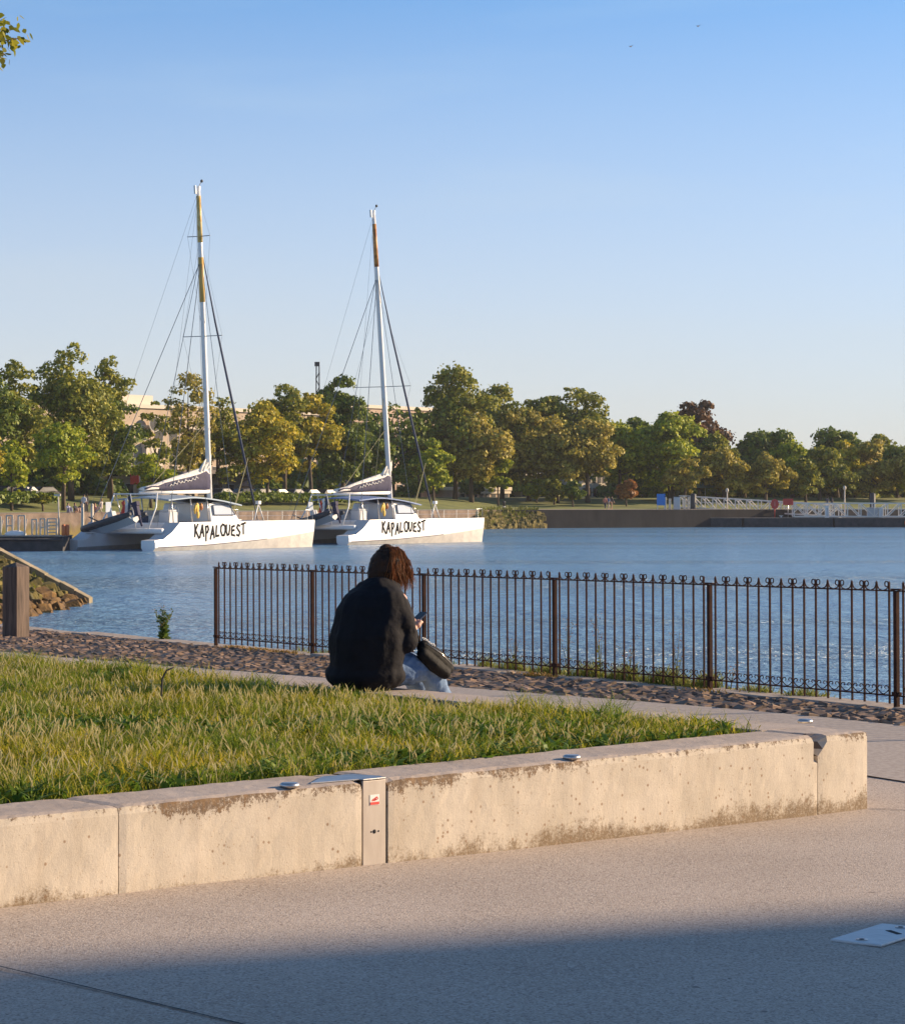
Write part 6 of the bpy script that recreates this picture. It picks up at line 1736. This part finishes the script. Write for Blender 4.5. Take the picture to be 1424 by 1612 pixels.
# ------------------------------------------------------------------ right pontoon with gangways
YP = 335.0; PZ = WATER_Z + 1.25
p0 = at(955, 830, YP)
root = empty('pontoon', (p0.x, YP, WATER_Z), 0, 'long dark floating pontoon stretching to the right picture edge', 'pontoon')
b = MB(); k = 0
while k < 62:
    l = 11.8 if k > 5 else 5.8
    b.box((k + l / 2 + (.0), 2.5, .35 if k > 5 else .2), (l, 5, 1.7 if k > 5 else 1.3)); k += l + .2
b.build('float', m_pont, root, bevel=.06)
b = MB(); b.box((34, 2.5, 1.225), (56, 5.1, .05)); b.build('decking', m_coping, root)
for x_ in (5.0, 23, 48.5, 52.6):
    b = MB(); b.tube([(x_, .4, 1.25), (x_, .4, 1.5)], .1, 8); b.box((x_, .4, 1.5), (.5, .12, .1)); b.build('cleat', m_rail, root)
def gangway(pa, pb, h_, label, bays):
    pa = Vector(pa); pb = Vector(pb); d = pb - pa; ln = d.length
    root = empty('gangway', pa, 0, label, 'gangway'); ex = d; sd_ = Vector((-d.y, d.x, 0)).normalized() * .9
    up = Vector((0, 0, h_))
    for s_ in (-1, 1):
        b = MB(); o_ = sd_ * s_
        b.beam(o_, o_ + ex, .17); b.beam(o_ + up, o_ + ex + up, .16)
        b.beam(o_ + up * .55, o_ + ex + up * .55, .05)
        for k in range(bays + 1):
            q = o_ + ex * (k / bays); b.beam(q, q + up, .13)
            if k < bays:
                q2 = o_ + ex * ((k + 1) / bays)
                if k < bays / 2: b.beam(q + up, q2, .11)
                else: b.beam(q, q2 + up, .11)
        b.build('truss', m_frame2, root)
    b = MB(); b.add([sd_ * -1, sd_, sd_ + ex, sd_ * -1 + ex] + [v + Vector((0, 0, -.1)) for v in (sd_ * -1, sd_, sd_ + ex, sd_ * -1 + ex)], [(0, 1, 2, 3), (7, 6, 5, 4), (0, 4, 5, 1), (1, 5, 6, 2), (2, 6, 7, 3), (3, 7, 4, 0)])
    b.build('walkway', m_deck, root)
m_frame2 = mat('pale aluminium truss', (0.74, 0.70, 0.64), .45, .1)
ga = at(1072, 798.5, 346); gb = at(1322, 811.5, 338.5)
gangway((ga.x, 346.5, ga.z), (gb.x, 338.5, PZ + .12), 1.55, 'long white truss gangway sloping from the quay to the right pontoon', 14)
ga = at(1246, 800, 344); gb = at(1500, 813, 337)
gangway((at(1248, 812, 336.8).x, 336.8, PZ + .16), (at(1500, 812, 336.8).x, 336.8, PZ + .16), 1.75, 'lower truss gangway lying along the right pontoon, at the right edge', 12)
def post_thing(name, px, ytop, ybot, Y, wd_, m, label, cat_, cap=None):
    p = at(px, ybot, Y); q = at(px, ytop, Y); root = empty(name, (p.x, Y, p.z), 0, label, cat_); b = MB()
    b.tube([(0, 0, 0), (0, 0, q.z - p.z - .12), (0, 0, q.z - p.z)], [wd_ / 2, wd_ / 2, wd_ * .3], 12); b.build('shaft', m, root)
    b = MB(); b.tube([(0, 0, .4), (0, 0, .7)], wd_ / 2 + .06, 12); b.build('collar', cap or m_rubber, root)
post_thing('mooring_pile', 1091, 777, 845, 343.5, .75, m_dkm, 'thick dark mooring pile at the landward end of the long gangway', 'pile')
post_thing('mooring_pile', 1373, 776, 845, 342.0, .75, m_dkm, 'thick dark mooring pile behind the white cabinet near the right edge', 'pile')
def cabinet(px, y0_, y1_, wpx, Y, m, label, name='cabinet', cat_='cabinet'):
    p = at(px, y1_, Y); h_ = (y1_ - y0_) * Y / FPX; w_ = wpx * Y / FPX
    root = empty(name, (p.x, Y, p.z), 0, label, cat_); b = MB(); b.box((0, 0, h_ / 2), (w_, min(w_, .8), h_)); b.build('body', m, root, bevel=.05)
    b = MB(); b.box((0, 0, h_ + .05), (w_ + .12, min(w_, .8) + .12, .1)); b.build('lid', m, root)
    b = MB(); b.box((w_ * .1, -min(w_, .8) / 2 - .01, h_ * .5), (w_ * .6, .02, h_ * .75)); b.build('door', m_deck, root)
cabinet(1373, 800, 815, 17, 336.5, m_deck, 'wide pale grey box at the foot of the right mooring pile')
cabinet(1386, 800, 815, 7, 336.2, m_hull, 'narrower white box right of the wide pale grey one')
cabinet(1301, 797, 815, 6, 336, m_hull, 'slim white service post on the right pontoon', 'service_post', 'post')
m_blue = mat('blue panel', (0.03, 0.22, 0.62), .5)
p = shore_pt(1040, 1.0); root = empty('blue_sign', p, 0, 'bright blue information panel on the right quay', 'sign')
b = MB(); b.box((0, 0, 1.35), (1.1, .12, 1.5)); b.build('panel', m_blue, root); b = MB(); b.box((-.45, 0, .35), (.1, .1, .7)); b.box((.45, 0, .35), (.1, .1, .7)); b.build('leg', m_rail, root)
for i, (px_, w_) in enumerate(((1047, 3), (1054, 4), (1065, 11), (1077, 4), (1083, 3))):
    p = shore_pt(px_, .8); lab = ['thin white quay post right beside the blue panel', 'second white quay post from the blue panel', 'broad white cabinet on the right quay', 'white quay post right of the broad cabinet', 'white quay post just left of the dark mooring pile'][i]
    root = empty('quay_cabinet' if w_ > 8 else 'quay_post', p, 0, lab, 'cabinet' if w_ > 8 else 'post'); ww = w_ * p.y / FPX
    b = MB(); b.box((0, 0, .85 - .1 * (i % 2)), (ww, .3, 1.7 - .2 * (i % 2)), taper=.92); b.build('body', m_deck if w_ > 8 else m_cream, root, bevel=.03)
    b = MB(); b.box((0, 0, 1.74 - .2 * (i % 2)), (ww + .08, .36, .08)); b.build('cap', m_dkm, root)
# red signs
def red_sign(px, ytop, wpx, hpx, Y, hexa, label):
    foot_z = PZ + .02; top = at(px, ytop, Y); w_ = wpx * Y / FPX; h_ = hpx * Y / FPX
    root = empty('red_sign', (top.x, Y, foot_z), 0, label, 'sign'); zc = top.z - h_ / 2 - foot_z
    b = MB()
    if hexa:
        pts = [(math.cos(R(a)) * w_ / 2, math.sin(R(a)) * h_ / 2) for a in range(0, 360, 45)]
    else: pts = [(-w_ / 2, -h_ / 2), (w_ / 2, -h_ / 2), (w_ / 2, h_ / 2), (-w_ / 2, h_ / 2)]
    n = len(pts); b.add([(x, -.05, zc + z) for x, z in pts] + [(x, .03, zc + z) for x, z in pts], [tuple(range(n)), tuple(range(n, 2 * n))[::-1]] + [(i, (i + 1) % n, n + (i + 1) % n, n + i) for i in range(n)])
    if hexa: b.beam((0, -.07, zc - h_ * .2), (0, -.07, zc + h_ * .25), .18, .02, 1)
    b.build('panel', [m_red, m_white], root)
    b = MB(); b.tube([(0, .04, 0), (0, .04, zc)], .06, 6); b.build('post', m_red if hexa else m_rail, root)
red_sign(1219, 785, 13, 17, 336.4, True, 'red octagonal sign on the right pontoon')
red_sign(1240, 785, 16, 10, 336.4, False, 'dark red rectangular board right of the octagonal sign')
for px_, yt, yb, l_ in ((1144, 772, 812, 'white lamp post on the quay left of the red signs'), (1329, 768, 815, 'white lamp post on the right pontoon beside the slim service post')):
    Y = 338; p = at(px_, yb, Y); root = empty('lamp_post', (p.x, Y, p.z), 0, l_, 'lamp post'); h_ = (yb - yt) * Y / FPX
    b = MB(); b.tube([(0, 0, 0), (0, 0, h_)], [.11, .07], 8); b.build('pole', m_cream, root); b = MB(); b.ball((0, 0, h_), (.22, .22, .3), nu=8, nv=6); b.build('lamp_head', m_cream, root)
p = at(1428, 823, 334.6); root = empty('orange_buoy', (p.x, p.y, p.z), 0, 'orange buoy hanging on the pontoon side at the right edge', 'buoy'); b = MB(); b.ball((0, 0, 0), (.45, .3, .45)); b.build('ball', m_or, root); b = MB(); b.tube([(0, 0, .4), (0, .1, .75)], .03, 5); b.build('rope', m_rope, root)

# ------------------------------------------------------------------ unseen building placed to shade the foreground (outside the view, right)
sd2 = Vector((math.cos(R(SUN_AZ)), math.sin(R(SUN_AZ)), 0)); BH = 22.0
sp = Vector((1.8, 10.17, 0)) + sd2 * (BH / math.tan(R(SUN_EL)))       # roof edge whose shadow crosses the road
root = empty('office_building', (sp.x, sp.y, 0), R(25), 'unseen plain building placed to shade the foreground, outside the picture', 'building')
b = MB(); b.box((3, -6, BH / 2 - .2), (66, 11.8, BH - .4)); b.build('wall', m_beige, root); b = MB(); b.box((3, -6, BH - .2), (66.4, 12, .4)); b.build('roof', m_roof, root)
for f in range(5):
    for c in range(11):
        b = MB(); b.box((-22 + c * 5, -.08, 2.4 + f * 3.8), (1.3, .1, 2.0)); b.build('window', m_win, root)

# ------------------------------------------------------------------ overhanging tree, top left
m_lime = leafmat('lime leaves', [(0.10, 0.12, 0.01), (0.24, 0.24, 0.02), (0.34, 0.30, 0.03), (0.05, 0.07, 0.01)], .45)
root = empty('lime_tree', (-8.74, 29.0, 0), 0, 'yellow-green leafy twigs of a tree reaching in at the top left corner', 'tree')
b = MB(); b.tube([(0, 0, -.1), (.1, 0, 3), (.2, 0, 5.5), (0, 0, 8.5)], [.2, .15, .11, .04], 10)
rr = random.Random(9); tips = []
tw = [((.2, 0, 5.0), (1.8, .2, 6.6), (3.75, .3, 6.95)), ((.2, 0, 5.4), (1.6, .5, 7.1), (3.6, .6, 7.1)), ((.1, 0, 6.2), (1.5, -.2, 7.5), (3.5, -.1, 7.2)), ((.1, 0, 4.6), (1.8, -.3, 6.2), (3.65, -.1, 6.7)), ((.1, 0, 6.6), (-1.5, .3, 8), (-2.6, .5, 8.3)), ((.1, 0, 6.9), (.5, 1.2, 8.2), (.8, 2.2, 8.6)), ((.1, 0, 6), (-.5, -1.5, 7), (-1, -2.4, 7.3)), ((0, 0, 7), (-1, -.5, 8.4), (-1.5, -1, 9))]
for t_ in tw: b.tube([Vector(q) for q in t_], [.05, .025, .006], 6)
b.build('trunk', m_bark, root)
LV = []; LQ = []
def lf(p, d, ln, wd_):
    d = d.normalized(); s_ = d.cross(Vector((rr.gauss(0, 1), rr.gauss(0, 1), rr.gauss(0, 1)))).normalized() * wd_ / 2
    i = len(LV); LV.extend([p, p + d * ln * .28 + s_ * .9, p + d * ln * .62 + s_ * .75, p + d * ln, p + d * ln * .62 - s_ * .75, p + d * ln * .28 - s_ * .9]); LQ.append((i, i + 1, i + 2, i + 3)); LQ.append((i, i + 3, i + 4, i + 5))
for ti, t_ in enumerate(tw):
    a, m2, c = [Vector(q) for q in t_]
    for k in range(430 if ti < 4 else 150):
        t = rr.uniform(.25, 1.0); p = a.lerp(m2, t * 2) if t < .5 else m2.lerp(c, t * 2 - 1)
        sp_ = .26 * (1.05 - t) + .10
        p = p + Vector((rr.gauss(0, sp_ * .6), rr.gauss(0, sp_), rr.gauss(0, sp_ * .8)))
        lf(p, Vector((rr.uniform(-.3, .9), rr.uniform(-.6, .6), rr.uniform(-1.2, .2))), rr.uniform(.075, .125), rr.uniform(.05, .08))
fast_mesh('crown', np.array([tuple(v) for v in LV]), np.array(LQ), m_lime, root)

# birds
for px_, py_, l_ in ((1098, 41, 'tiny dark bird flying highest at the upper right'), (992, 73, 'tiny dark bird flying lower left of the other one')):
    p = at(px_, py_, 150); root = empty('bird', p, 1.0, l_, 'bird')
    b = MB(); b.tube([(-.14, 0, 0), (-.05, 0, .01), (.06, 0, .02), (.13, 0, .03), (.17, 0, .02)], [.008, .03, .035, .02, .004], 8); bd_ = b.build('body', m_dkm, root)
    b = MB()
    for s_ in (-1, 1): b.add([(.06, s_ * .02, .03), (.04, s_ * .18, .09), (-.04, s_ * .34, .05), (-.04, s_ * .16, .07), (-.04, s_ * .02, .02)], [(0, 1, 2, 3, 4)])
    b.build('wings', m_dkm, root)

# ------------------------------------------------------------------ thin evening air over the harbour
m_haze = bpy.data.materials.new('evening haze'); m_haze.use_nodes = True; m_haze.node_tree.nodes.clear()
ho = N(m_haze, 'ShaderNodeOutputMaterial'); pv = N(m_haze, 'ShaderNodeVolumePrincipled')
pv.inputs['Color'].default_value = (0.86, 0.88, 0.92, 1); pv.inputs['Density'].default_value = 0.00011; pv.inputs['Anisotropy'].default_value = 0.0
L(m_haze, pv.outputs[0], ho.inputs['Volume'])
b = MB(); b.box((0, 1500, 22.5), (3400, 4200, 57)); tag(b.build('haze', m_haze), 'thin pale haze over the harbour', 'haze', kind='stuff')
